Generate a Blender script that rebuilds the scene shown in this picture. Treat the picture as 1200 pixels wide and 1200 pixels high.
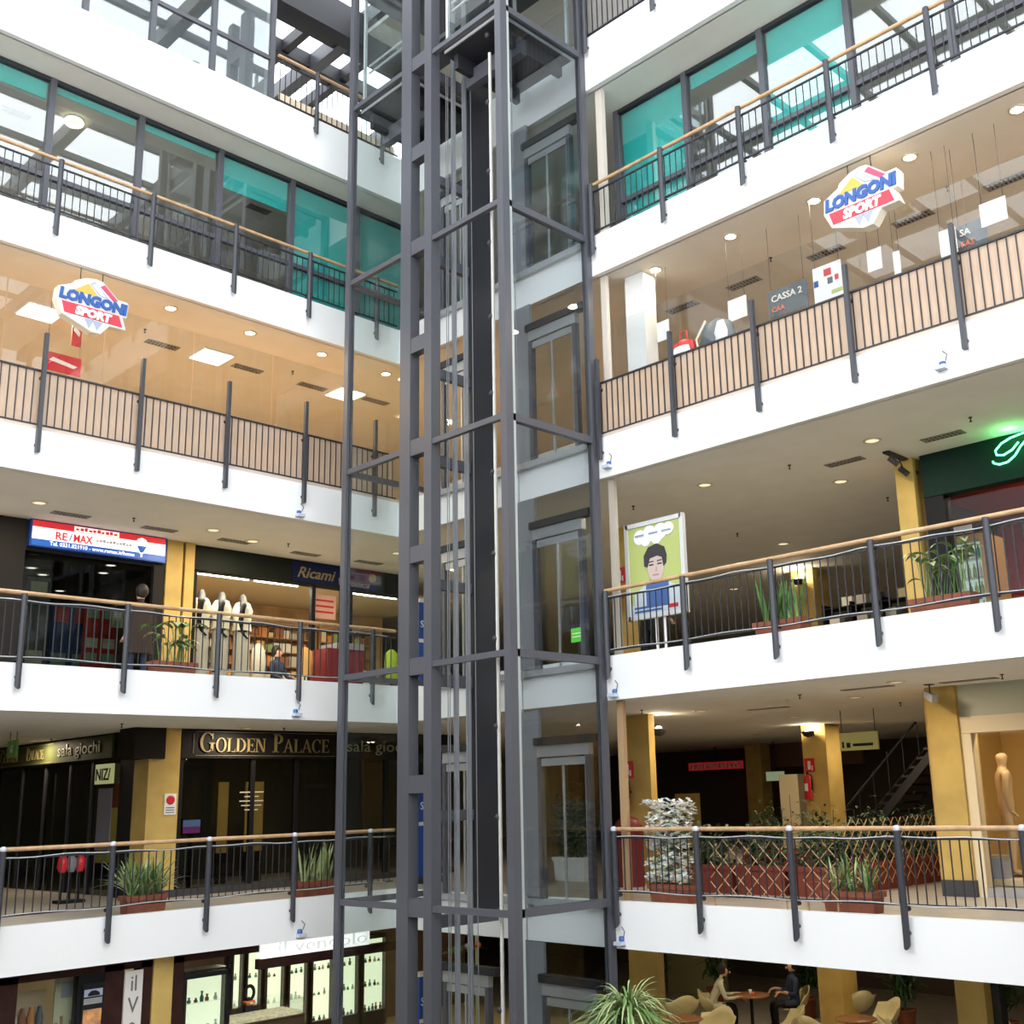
import bpy, math, random
from mathutils import Vector, Matrix
R = math.radians
PI = math.pi
S = bpy.context.scene
C = S.collection
for o in list(bpy.data.objects): bpy.data.objects.remove(o)

# ------------------------------------------------------------------ camera, sky, exposure
YAW, PITCH, ROLL, FPX, CX, CY = 0.761063, 0.233845, -0.029489, 1317.30, 667.85, 620.03
LY, RX = 16.64, 12.745           # face of the left gallery (plane Y), face of the right gallery (plane X)
cam = bpy.data.objects.new('camera', bpy.data.cameras.new('camera')); C.objects.link(cam)
_f = Vector((math.cos(YAW)*math.cos(PITCH), math.sin(YAW)*math.cos(PITCH), math.sin(PITCH)))
_r = Vector((math.sin(YAW), -math.cos(YAW), 0)); _u = _r.cross(_f)
_r2 = _r*math.cos(ROLL)+_u*math.sin(ROLL); _u2 = -_r*math.sin(ROLL)+_u*math.cos(ROLL)
M = Matrix((_r2, _u2, -_f)).transposed().to_4x4(); M.translation = (0, 0, 5)
cam.matrix_world = M
cam.data.sensor_width = 36; cam.data.lens = FPX/1200*36
cam.data.shift_x = -(CX-600)/1200; cam.data.shift_y = (CY-600)/1200
cam.data.clip_start = 0.05; cam.data.clip_end = 300
S.camera = cam

W = bpy.data.worlds.new('world'); S.world = W; W.use_nodes = True
wn = W.node_tree.nodes; bgn = wn['Background']
bgn.inputs[0].default_value = (0.93, 0.97, 1.0, 1); bgn.inputs[1].default_value = 4.3
S.view_settings.view_transform = 'Standard'; S.view_settings.look = 'None'
S.view_settings.exposure = 0.03; S.view_settings.gamma = 1; S.view_settings.use_curve_mapping = False
S.cycles.transparent_max_bounces = 32
S.cycles.max_bounces = 10; S.cycles.diffuse_bounces = 5; S.cycles.glossy_bounces = 4
S.cycles.sample_clamp_indirect = 6

# ------------------------------------------------------------------ materials
MATS = {}
def mat(name, col, rough=0.6, metal=0, noise=0, nscale=8, emit=0, bump=0, spec=0.5, bscale=60, ecol=None, stretch=None):
    if name in MATS: return MATS[name]
    m = bpy.data.materials.new(name); m.use_nodes = True
    nt = m.node_tree; b = nt.nodes['Principled BSDF']; L = nt.links.new
    b.inputs['Base Color'].default_value = (*col, 1); b.inputs['Roughness'].default_value = rough
    b.inputs['Metallic'].default_value = metal; b.inputs['Specular IOR Level'].default_value = spec
    if noise or bump:
        tc = nt.nodes.new('ShaderNodeTexCoord'); src = tc.outputs['Object']
        if stretch:
            mp = nt.nodes.new('ShaderNodeMapping'); mp.inputs['Scale'].default_value = stretch
            L(src, mp.inputs[0]); src = mp.outputs[0]
    if noise:
        n = nt.nodes.new('ShaderNodeTexNoise'); n.inputs['Scale'].default_value = nscale; n.inputs['Detail'].default_value = 5
        L(src, n.inputs['Vector'])
        cr = nt.nodes.new('ShaderNodeValToRGB')
        cr.color_ramp.elements[0].position = 0.3; cr.color_ramp.elements[1].position = 0.7
        cr.color_ramp.elements[0].color = (*[max(0, c*(1-noise)) for c in col], 1)
        cr.color_ramp.elements[1].color = (*[min(1, c*(1+noise)) for c in col], 1)
        L(n.outputs[0], cr.inputs[0]); L(cr.outputs[0], b.inputs['Base Color'])
    if bump:
        n2 = nt.nodes.new('ShaderNodeTexNoise'); n2.inputs['Scale'].default_value = bscale
        L(src, n2.inputs['Vector'])
        bp = nt.nodes.new('ShaderNodeBump'); bp.inputs['Strength'].default_value = bump; bp.inputs['Distance'].default_value = 0.02
        L(n2.outputs[0], bp.inputs['Height']); L(bp.outputs[0], b.inputs['Normal'])
    if emit:
        b.inputs['Emission Color'].default_value = (*(ecol or col), 1); b.inputs['Emission Strength'].default_value = emit
    MATS[name] = m; return m

def glass(name, tint=(0.95, 0.97, 0.965), base=0.018, grow=0.15, rough=0.0):
    if name in MATS: return MATS[name]
    m = bpy.data.materials.new(name); m.use_nodes = True
    nt = m.node_tree; nt.nodes.clear(); N = nt.nodes.new; L = nt.links.new
    out = N('ShaderNodeOutputMaterial'); mix = N('ShaderNodeMixShader'); tr = N('ShaderNodeBsdfTransparent'); gl = N('ShaderNodeBsdfGlossy')
    tr.inputs[0].default_value = (*tint, 1); gl.inputs[0].default_value = (1, 1, 1, 1); gl.inputs['Roughness'].default_value = rough
    lw = N('ShaderNodeLayerWeight'); lw.inputs[0].default_value = 0.5
    pw = N('ShaderNodeMath'); pw.operation = 'POWER'; pw.inputs[1].default_value = 4
    ma = N('ShaderNodeMath'); ma.operation = 'MULTIPLY_ADD'; ma.inputs[1].default_value = grow; ma.inputs[2].default_value = base
    L(lw.outputs['Facing'], pw.inputs[0]); L(pw.outputs[0], ma.inputs[0]); L(ma.outputs[0], mix.inputs[0])
    L(tr.outputs[0], mix.inputs[1]); L(gl.outputs[0], mix.inputs[2]); L(mix.outputs[0], out.inputs[0])
    MATS[name] = m; return m

white = mat('white_plaster', (0.86, 0.86, 0.86), 0.7, bump=0.05, bscale=25)
ceil_m = mat('ceiling_plaster', (0.80, 0.77, 0.71), 0.8, noise=0.03, nscale=2)
steel = mat('grey_painted_steel', (0.082, 0.083, 0.098), 0.42)
post_m = mat('post_paint', (0.042, 0.044, 0.054), 0.4)
steel_d = mat('dark_steel', (0.022, 0.022, 0.028), 0.5)
steel_l = mat('light_metal', (0.55, 0.56, 0.58), 0.3, metal=0.7)
wood = mat('handrail_wood', (0.52, 0.32, 0.17), 0.4, noise=0.2, nscale=6)
plank_m = mat('pale_beech_board', (0.54, 0.385, 0.275), 0.5, noise=0.1, nscale=5, stretch=(6, 6, 0.6))
plank_g = mat('grey_beige_board', (0.26, 0.24, 0.22), 0.6, noise=0.08, nscale=5)
ochre = mat('ochre_stucco', (0.55, 0.375, 0.105), 0.65, noise=0.15, nscale=2.2, bump=0.1)
floor_m = mat('stone_floor', (0.42, 0.38, 0.32), 0.35, noise=0.1, nscale=3)
floor_w = mat('warm_shop_floor', (0.62, 0.47, 0.31), 0.4, noise=0.08, nscale=3)
stone_g = mat('grey_stone_sill', (0.36, 0.35, 0.34), 0.5, noise=0.1, nscale=10)
teal = mat('teal_blind', (0.03, 0.50, 0.48), 0.6)
black = mat('black_paint', (0.012, 0.012, 0.014), 0.55, spec=0.15)
g_clear = glass('clear_glass')
g_win = glass('coated_window_glass', (0.95, 0.97, 0.96), 0.13, 0.6)
g_tower = glass('tinted_lift_glass', (0.77, 0.80, 0.81), 0.03, 0.4)
g_shop = glass('shop_glass', (0.92, 0.93, 0.93), 0.03, 0.4)
g_low = glass('anti_glare_glass', (0.93, 0.94, 0.94), 0.006, 0.12)
g_roof = glass('roof_glass', (0.97, 0.98, 0.99), 0.03, 0.3)

# ------------------------------------------------------------------ mesh helpers
class MB:
    def __init__(s): s.v = []; s.f = []; s.sm = []; s.mi = []; s.cur = 0
    def add(s, vs, fs, smooth=False):
        b = len(s.v); s.v += [tuple(p) for p in vs]
        for f in fs: s.f.append([b+i for i in f]); s.sm.append(smooth); s.mi.append(s.cur)
        return s
    def box(s, x0, y0, z0, x1, y1, z1):
        x0, x1 = min(x0, x1), max(x0, x1); y0, y1 = min(y0, y1), max(y0, y1); z0, z1 = min(z0, z1), max(z0, z1)
        return s.add([(x0,y0,z0),(x1,y0,z0),(x1,y1,z0),(x0,y1,z0),(x0,y0,z1),(x1,y0,z1),(x1,y1,z1),(x0,y1,z1)],
              [(0,3,2,1),(4,5,6,7),(0,1,5,4),(1,2,6,5),(2,3,7,6),(3,0,4,7)])
    def rings(s, rings, cap=True, smooth=True, closed=False):
        n = len(rings[0]); vs = [p for r in rings for p in r]; fs = []
        m = len(rings)
        for i in range(m if closed else m-1):
            a = i*n; b = ((i+1) % m)*n
            for j in range(n):
                k = (j+1) % n; fs.append((a+j, a+k, b+k, b+j))
        s.add(vs, fs, smooth)
        if cap and not closed:
            s.add(rings[0], [tuple(reversed(range(n)))]); s.add(rings[-1], [tuple(range(n))])
        return s
    def tube(s, path, r, n=8, cap=True, smooth=True):
        path = [Vector(p) for p in path]; rr = r if isinstance(r, (list, tuple)) else [r]*len(path); rings = []
        ref = None
        for i, p in enumerate(path):
            a = path[max(i-1, 0)]; b = path[min(i+1, len(path)-1)]; d = (b-a)
            d = d.normalized() if d.length > 1e-9 else Vector((0, 0, 1))
            if ref is None: ref = Vector((0, 0, 1)) if abs(d.z) < 0.9 else Vector((0, 1, 0))
            e1 = d.cross(ref)
            if e1.length < 1e-4: ref = Vector((1, 0, 0)); e1 = d.cross(ref)
            e1.normalize(); e2 = e1.cross(d); ref = e2
            rings.append([tuple(p+(e1*math.cos(2*PI*j/n)+e2*math.sin(2*PI*j/n))*rr[i]) for j in range(n)])
        return s.rings(rings, cap, smooth)
    def lathe(s, prof, n=16, c=(0, 0, 0), smooth=True, sx=1, sy=1):
        rings = [[(c[0]+r*sx*math.cos(2*PI*j/n), c[1]+r*sy*math.sin(2*PI*j/n), c[2]+z) for j in range(n)] for r, z in prof]
        return s.rings(rings, True, smooth)
    def prism(s, pts, y0, y1):          # outline in x,z extruded along y
        n = len(pts); a = [(x, y0, z) for x, z in pts]; b = [(x, y1, z) for x, z in pts]
        s.add(a+b, [(i, (i+1) % n, n+(i+1) % n, n+i) for i in range(n)])
        s.add(a, [tuple(range(n))]); s.add(b, [tuple(reversed(range(n)))]); return s
    def prismz(s, pts, z0, z1):
        n = len(pts); a = [(x, y, z0) for x, y in pts]; b = [(x, y, z1) for x, y in pts]
        s.add(a+b, [(i, (i+1) % n, n+(i+1) % n, n+i) for i in range(n)])
        s.add(a, [tuple(reversed(range(n)))]); s.add(b, [tuple(range(n))]); return s
    def ball(s, c, r, n=10, m=7, sc=(1, 1, 1)):
        rings = []
        for i in range(1, m):
            t = PI*i/m
            rings.append([(c[0]+r*sc[0]*math.sin(t)*math.cos(2*PI*j/n), c[1]+r*sc[1]*math.sin(t)*math.sin(2*PI*j/n), c[2]-r*sc[2]*math.cos(t)) for j in range(n)])
        return s.rings(rings, True, True)
    def mesh(s, name, mats):
        me = bpy.data.meshes.new(name); me.from_pydata(s.v, [], s.f); me.update()
        for m in (mats if isinstance(mats, (list, tuple)) else [mats]): me.materials.append(m)
        me.polygons.foreach_set('use_smooth', s.sm); me.polygons.foreach_set('material_index', s.mi)
        import bmesh
        bm = bmesh.new(); bm.from_mesh(me); bmesh.ops.recalc_face_normals(bm, faces=bm.faces); bm.to_mesh(me); bm.free()
        return me
    def build(s, name, mats, parent=None):
        return link(name, s.mesh(name, mats), parent)
def link(name, me, parent=None, loc=None, rz=None):
    o = bpy.data.objects.new(name, me); C.objects.link(o)
    if parent is not None: o.parent = parent
    if loc is not None: o.location = loc
    if rz is not None: o.rotation_euler = (0, 0, rz)
    return o
def bx(name, m, parent, *c):
    return MB().box(*c).build(name, m, parent)
def tag(o, label=None, cat=None, group=None, kind=None):
    for k, v in (('label', label), ('category', cat), ('group', group), ('kind', kind)):
        if v: o[k] = v
    return o
RZ = {'L': 0.0, 'R': -PI/2, 0: 0.0}
def thing(name, label, cat, loc=(0, 0, 0), side='L', group=None, rz=None):
    o = bpy.data.objects.new(name, None); o.empty_display_size = 0.1; C.objects.link(o)
    o.location = loc; o.rotation_euler = (0, 0, RZ[side] if rz is None else rz)
    return tag(o, label, cat, group)
def struct(name, label=None, loc=(0, 0, 0), side='L'):
    o = bpy.data.objects.new(name, None); C.objects.link(o); o.location = loc; o.rotation_euler = (0, 0, RZ[side])
    return tag(o, label, None, None, 'structure')
def sbox(name, m, *c, label=None):
    o = bx(name, m, None, *c); return tag(o, label, None, None, 'structure')
def copy_tree(o, parent=None):
    c = o.copy(); C.objects.link(c); c.parent = parent
    for ch in list(o.children): copy_tree(ch, c)
    return c
def text(name, s, size, m, parent, loc, extrude=0.006, shear=0, space=1.0, align='LEFT', sx=1, bold=0, rot=(PI/2, 0, 0), width=None):
    cu = bpy.data.curves.new(name, 'FONT'); cu.body = s; cu.size = size; cu.extrude = extrude; cu.shear = shear
    cu.space_character = space; cu.align_x = align; cu.offset = bold; cu.resolution_u = 2
    t = bpy.data.objects.new('t', cu); C.objects.link(t)
    me = bpy.data.meshes.new_from_object(t); bpy.data.objects.remove(t)
    if width:
        xs = [v.co.x for v in me.vertices]; w = max(xs)-min(xs); sx = width/w
        x0 = min(xs)
        for v in me.vertices: v.co.x = (v.co.x-(x0 if align == 'LEFT' else 0))*sx
    elif sx != 1:
        for v in me.vertices: v.co.x *= sx
    me.materials.clear(); me.materials.append(m)
    o = link(name, me, parent, loc); o.rotation_euler = rot
    return o
def lamp(name, loc, size, power, col, parent=None, shape='DISK', spread=PI):
    l = bpy.data.lights.new(name, 'AREA'); l.shape = shape; l.size = size; l.energy = power; l.color = col; l.spread = spread
    o = bpy.data.objects.new(name, l); C.objects.link(o); o.location = loc
    if parent: o.parent = parent
    return o
def sphere_lamp(name, loc, r, power, col, parent=None):
    l = bpy.data.lights.new(name, 'POINT'); l.shadow_soft_size = r; l.energy = power; l.color = col
    o = bpy.data.objects.new(name, l); C.objects.link(o); o.location = loc
    if parent: o.parent = parent
    return o

# ------------------------------------------------------------------ large structure
FL = [0, 3.5, 7.0, 10.5, 14.0, 17.5]
ZB = [None, 2.864, 6.40, 9.881, 13.364, 16.842]
ZT = [None, 3.515, 7.071, 10.545, 14.074, 17.851]
FAR = 34.0
sbox('floor', floor_m, -8, -8, -0.3, FAR, FAR, 0)
for k in range(1, 6):
    s = struct('floor_%d' % k, 'floor slab of gallery level %d' % k)
    sl = MB()
    for a in ((-8, LY+0.1, FAR, FAR), (RX+0.1, -8, FAR, LY+0.1)):
        sl.box(a[0], a[1], ZB[k]+0.02, a[2], a[3], FL[k])
    sl.build('slab', floor_w if k == 3 else floor_m, s)
    cl = MB()
    for a in ((-8, LY+0.1, FAR, FAR), (RX+0.1, -8, FAR, LY+0.1)): cl.box(a[0], a[1], ZB[k], a[2], a[3], ZB[k]+0.02)
    cl.build('ceiling', ceil_m, s)
    f = MB(); f.box(-8, LY, ZB[k], RX, LY+0.12, ZT[k]); f.build('fascia', white, s)
    f = MB(); f.box(RX, -8, ZB[k], RX+0.12, LY+0.12, ZT[k]); f.build('fascia', white, s)
    # galleries on the camera's side of the atrium
    if k > 2: continue
    n = struct('floor_%d' % (k+10), 'floor slab of the gallery on the near side, level %d' % k)
    sl = MB()
    for a in (((-8, -8, 0.8, LY), (0.8, -8, RX, 0.8)) if k == 1 else ((-8, -8, -0.6, LY), (-0.6, -8, RX, -0.6))): sl.box(a[0], a[1], ZB[k], a[2], a[3], FL[k])
    sl.build('slab', floor_m, n)
    if k > 1:
        MB().box(-0.6, -0.6, ZB[k], -0.5, LY, ZT[k]).build('fascia', white, n)
        MB().box(-0.5, -0.6, ZB[k], RX, -0.5, ZT[k]).build('fascia', white, n)
sbox('wall_near_west', mat('near_wall', (0.4, 0.39, 0.37), 0.8), -8.2, -8, 0, -8, FAR, 9.5)
sbox('wall_near_south', MATS['near_wall'], -8, -8.2, 0, FAR, -8, 9.5)
sbox('wall_far_north', ceil_m, -8, FAR, 0, FAR, FAR+0.2, 22.3)
sbox('wall_far_east', ceil_m, FAR, -8, 0, FAR+0.2, FAR, 22.3)

# glazed roof
ZR = 22.3
rf = struct('ceiling', 'glazed steel roof over the atrium')
xs = [-8+3.0*i for i in range(15)]; ys = [-8+1.8*i for i in range(24)]
for x in xs: bx('beam', steel, rf, x-0.13, -8, ZR-0.35, x+0.13, FAR, ZR+0.05)
for y in ys: bx('purlin', steel, rf, -8, y-0.07, ZR-0.12, FAR, y+0.07, ZR+0.04)
pane = MB().box(-1.36, -0.83, 0, 1.36, 0.83, 0.02).mesh('roof_pane', g_roof)
for x in xs[:-1]:
    for y in ys[:-1]:
        if x < 26 and y < 30: link('pane', pane, rf, (x+1.5, y+0.9, ZR+0.06))
bx('edge_beam', steel_d, rf, -8, LY+1.5, ZR-0.9, FAR, LY+1.9, ZR-0.1)
bx('edge_beam', steel_d, rf, RX+1.5, -8, ZR-0.9, RX+1.9, LY+1.5, ZR-0.1)

# opaque parts of the roof and the rooms of the top floor
rf.children  # glazing above; the wings either side are closed
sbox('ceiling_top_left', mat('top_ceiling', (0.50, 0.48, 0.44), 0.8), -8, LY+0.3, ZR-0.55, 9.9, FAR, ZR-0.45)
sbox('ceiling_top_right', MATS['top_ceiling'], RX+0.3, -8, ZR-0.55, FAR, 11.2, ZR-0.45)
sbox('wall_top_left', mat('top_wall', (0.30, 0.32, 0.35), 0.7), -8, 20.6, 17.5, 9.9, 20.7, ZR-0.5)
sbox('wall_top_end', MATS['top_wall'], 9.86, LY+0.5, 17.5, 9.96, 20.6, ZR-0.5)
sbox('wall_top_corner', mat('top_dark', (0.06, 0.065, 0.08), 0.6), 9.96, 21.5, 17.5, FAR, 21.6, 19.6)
for y in (19.3, 20.4): bx('beam', steel_d, rf, 9.9, y-0.09, ZR-0.3, FAR, y+0.09, ZR+0.05)
for x in (10.6, 12.2, 13.8): bx('beam', steel_d, rf, x-0.09, LY+1.9, ZR-0.25, x+0.09, 24, ZR+0.05)
sbox('ceiling_lobby', MATS['top_ceiling'], RX+0.2, 11.2, ZR-0.55, 17, LY+1.5, ZR-0.45)

# ------------------------------------------------------------------ railings
def railing(side, k, us, ends, zr, label, cable=True, caps=True, panel=None, post_top=None, rail=True):
    t = thing('railing', label, 'railing', (0, LY, 0) if side == 'L' else (RX, 0, 0), side, 'gallery railings')
    zb = ZB[k]+0.29 if k < 5 else 17.46; zp = post_top or zr-0.05
    z0, z1 = FL[k]+0.15, zr-0.15
    if k == 3: z0, z1 = 10.62, 11.47
    if k == 5: z0 = 17.9
    pm = MB()
    if k == 3: pm.box(-0.028, -0.035, zb, 0.028, 0.035, zp)
    else:
        n = 10; ring0 = [(0.042*math.cos(2*PI*j/n), 0.042*math.sin(2*PI*j/n), zb+0.05*math.sin(2*PI*j/n)+0.05) for j in range(n)]
        ring1 = [(x, y, zp) for x, y, z in ring0]; pm.rings([ring0, ring1])
    pm = pm.mesh('post', post_m)
    capm = MB().ball((0, 0, zp+0.02), 0.048, 8, 6).mesh('cap', mat('pale_cap', (0.6, 0.6, 0.66), 0.3))
    bolt = MB().tube([(0, -0.02, 0), (0, 0.09, 0)], 0.03, 8).mesh('bracket', steel_d)
    for u in us:
        p = link('post', pm, t, (u, -0.07, 0))
        if caps: link('cap', capm, p)
        for z in ((zb+0.18, zb+0.45) if k != 3 else (zb+0.12, 11.35)): link('bracket', bolt, p, (0, 0.03, z))
    a, b = ends
    if rail:
        MB().tube([(a, 0.0, zr-0.03), (b, 0.0, zr-0.03)], 0.031, 10).build('handrail', wood, t)
    MB().box(a, 0.0, z1-0.012, b, 0.03, z1+0.012).build('top_bar', steel_d, t)
    MB().box(a, 0.0, z0-0.012, b, 0.03, z0+0.012).build('bottom_bar', steel_d, t)
    bm_ = MB().box(-0.0065, 0.005, z0, 0.0065, 0.018, z1).mesh('baluster', steel_d)
    step = 1.52/13; u = a+step/2
    while u < b:
        link('baluster', bm_, t, (u, 0, 0)); u += step
    if cable:
        MB().tube([(a+i*0.2, -0.02, z1+0.015+0.018*math.sin(i*0.9)*math.sin(i*0.37)) for i in range(int((b-a)/0.2)+1)], 0.008, 5).build('cable', mat('silver_cable', (0.5, 0.52, 0.55), 0.3), t)
        MB().tube([(a+i*0.2, -0.02, z0+0.005+0.012*math.sin(i*0.7)) for i in range(int((b-a)/0.2)+1)], 0.007, 5).build('cable', MATS['silver_cable'], t)
    if panel:
        pl = MB().box(-step/2+0.002, 0.03, panel[0], step/2-0.002, 0.05, panel[1]).mesh('board', panel[2])
        u = a+step
        while u < b-step/2:
            link('board', pl, t, (u, 0, 0)); u += step
    return t
LU = [6.05-1.52*2+1.523*i for i in range(7)]
RU = [-(11.37+1.51*2)+1.51*i for i in range(11)]
RUf = [u for u in RU if u > -11.5]          # the stretch beside the lift stays clear of posts
RUb = [u for u in RU if -16.4 < u < -11.6]
railing('L', 1, LU, (2.5, RX-0.05), 4.55, 'grey post railing with wooden handrail and cable in front of the gold lettered arcade')
railing('L', 2, LU, (2.5, RX-0.05), 8.105, 'grey post railing with wooden handrail in front of the estate agency and embroidery shop', caps=False)
railing('L', 3, LU, (2.5, RX-0.05), 11.47, 'balustrade of pale boards with grey posts below the tilted sports sign beside panel lights', False, False, (10.62, 11.46, plank_m), 12.05, False)
railing('L', 4, LU, (2.5, RX-0.05), 15.03, 'grey post railing with wooden handrail before grey and teal windows showing a ring lamp', False, False)
railing('L', 5, [10.68, 12.23], (9.85, RX-0.05), 18.86, 'short top floor railing with wooden handrail beside the glazed screen', False, False, (17.85, 18.08, mat('cream_board', (0.75, 0.62, 0.45), 0.6)))
railing('R', 1, RUf, (-11.43, 1), 4.55, 'grey post railing with wooden handrail in front of trellis planters')
railing('R', 2, RUf, (-11.43, 1), 8.105, 'grey post railing with wooden handrail beside the poster stand', caps=False)
railing('R', 3, RUf, (-11.43, 1), 11.47, 'balustrade of pale boards with grey posts below the checkout signs', False, False, (10.62, 11.46, plank_m), 11.85, False)
railing('R', 4, RUf, (-11.43, 1), 15.03, 'grey post railing with wooden handrail before bright teal windows', False, False)
railing('R', 5, RUf, (-11.43, 1), 18.86, 'top floor railing backed with grey beige boards', False, False, (17.86, 18.75, plank_g))
for k, s in ((3, 'L'), (3, 'R')):
    o = sbox('trim_1' if s == 'L' else 'trim_2', mat('beige_sill', (0.62, 0.52, 0.44), 0.6), *((-8, LY+0.01, 10.545, RX, LY+0.1, 10.61) if s == 'L' else (RX+0.01, -8, 10.545, RX+0.1, LY, 10.61)))

# ------------------------------------------------------------------ lift tower
XF, YN, YLF = 10.77, 11.51, 15.49
ZTOP = 21.9
tw = thing('lift_shaft', 'tall grey steel and glass lift shaft standing in the corner of the atrium', 'lift shaft', (0, 0, 0))
bx('corner_post', steel, tw, XF-0.05, YN-0.085, 0, XF+0.09, YN+0.05, ZTOP)
bx('corner_post', steel, tw, XF-0.06, YLF-0.06, 0, XF+0.06, YLF+0.06, ZTOP)
bx('corner_post', steel, tw, RX-0.13, YN-0.06, 0, RX-0.01, YN+0.06, ZTOP)
bx('corner_post', steel, tw, RX-0.13, YLF-0.06, 0, RX-0.01, YLF+0.06, ZTOP)
for y0, y1 in ((13.69, 13.96), (13.15, 13.33)):
    bx('upright', steel, tw, XF-0.06, y0, 0, XF+0.13, y1, ZTOP)
z = 1.75
while z < ZTOP-0.3:
    bx('rung', steel, tw, XF-0.05, 13.33, z-0.13, XF+0.12, 13.69, z+0.13); z += 1.75
for k in range(1, 6):
    z = FL[k]
    bx('beam', steel, tw, XF-0.04, 13.96, z-0.045, XF+0.04, YLF-0.06, z+0.045)
    bx('beam', steel, tw, XF-0.04, YN+0.06, z-0.045, XF+0.04, 13.15, z+0.045)
    bx('beam', steel, tw, XF+0.08, YN-0.05, z-0.055, RX-0.13, YN+0.05, z+0.055)
    bx('beam', steel, tw, XF+0.06, YLF-0.04, z-0.045, RX-0.13, YLF+0.04, z+0.045)
    bx('bracket_beam', steel, tw, XF+0.13, 13.36, z-0.3, 12.2, 13.46, z-0.12)
    if k < 5: bx('bracket_beam', steel, tw, XF+0.13, 13.36, z+1.2, 12.2, 13.46, z+1.36)
bx('counterweight_guard', steel_d, tw, 11.72, 13.34, 3.3, 12.25, 13.5, ZTOP)
for x in (11.35, 11.6): bx('guide_rail', mat('rail_grey', (0.22, 0.23, 0.25), 0.4), tw, x-0.03, 13.3, 0, x+0.03, 13.36, ZTOP-1)
for x, y in ((11.12, 13.25), (11.2, 13.3), (11.45, 13.2), (11.5, 13.2), (11.68, 13.25), (11.3, 11.8), (12.2, 12.9)):
    MB().tube([(x, y, 0), (x, y, 17.3)], 0.008, 5).build('cable', mat('cable_grey', (0.25, 0.26, 0.28), 0.4), tw)
for x, y in ((11.5, 14.2), (12.0, 14.25)): MB().tube([(x, y, 0), (x, y, 17.3)], 0.008, 5).build('cable', mat('cable_grey', (0.25, 0.26, 0.28), 0.4), tw)
pp = MB().tube([(XF+0.15, 11.9, 0), (XF+0.15, 11.9, ZTOP-5)], 0.026, 8).build('pipe', mat('pale_pipe', (0.58, 0.56, 0.52), 0.5), tw)
clip = MB().ball((0, 0, 0), 0.055, 8, 6).mesh('pipe_clip', steel_d)
for i in range(14): link('pipe_clip', clip, pp, (XF+0.15, 11.94, 1.0+1.25*i))
bx('edge_profile', mat('pale_profile', (0.42, 0.46, 0.45), 0.35), tw, XF+0.115, YN-0.05, 0, XF+0.17, YN-0.012, ZTOP)
for k in range(0, 6):
    z0 = FL[k]+0.06; z1 = (FL[k+1] if k < 5 else ZTOP)-0.06
    bx('glass_pane', g_tower, tw, XF+0.17, YN-0.008, z0, RX-0.13, YN+0.008, z1)
    bx('glass_pane', g_clear, tw, XF-0.008, 13.96, z0, XF+0.008, YLF-0.06, z1)
    bx('glass_pane', g_clear, tw, XF+0.06, YLF-0.008, z0, RX-0.13, YLF+0.008, z1)

def lift_car(y0, y1, label):
    t = thing('lift_car', label, 'lift car', (0, 0, 17.38), 'L', 'lift cars at the top floor')
    x0, x1 = XF+0.1, RX-0.22
    bx('platform', steel_d, t, x0-0.02, y0-0.02, 0, x1, y1+0.02, 0.16)
    bx('edge_trim', mat('bright_metal', (0.75, 0.76, 0.78), 0.3, metal=0.5), t, x0-0.035, y0, 0.02, x0-0.02, y1, 0.07)
    bx('edge_trim', MATS['bright_metal'], t, x0, y0-0.035, 0.02, x1, y0-0.02, 0.07)
    for y in (y0+0.1, y1-0.2): bx('under_beam', steel_d, t, x0+0.1, y, -0.28, x1-0.1, y+0.1, 0)
    bx('under_beam', steel, t, x0+0.45, y0, -0.42, x0+0.6, y1, -0.12)
    for x, y in ((x0, y0), (x0, y1-0.05), (x1-0.05, y0), (x1-0.05, y1-0.05)):
        bx('corner_post', MATS['bright_metal'], t, x, y, 0.16, x+0.05, y+0.05, 2.45)
    bx('glass_pane', g_clear, t, x0+0.01, y0+0.05, 0.16, x0+0.02, y1-0.05, 2.45)
    bx('glass_pane', g_clear, t, x0+0.05, y0+0.01, 0.16, x1-0.05, y0+0.02, 2.45)
    bx('glass_pane', g_clear, t, x0+0.05, y1-0.02, 0.16, x1-0.05, y1-0.01, 2.45)
    for z in (0.9, 1.05): MB().tube([(x0+0.09, y0+0.06, z), (x0+0.09, y1-0.06, z)], 0.018, 8).build('handrail', steel_l, t)
    bx('roof', steel, t, x0, y0, 2.45, x1, y1, 2.62)
    return t
lift_car(13.95, 15.34, 'glass lift car behind the ladder frame, on the side of the glazed screen')
lift_car(11.6, 12.95, 'glass lift car raised to the top floor above the pale pipe')

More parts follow.
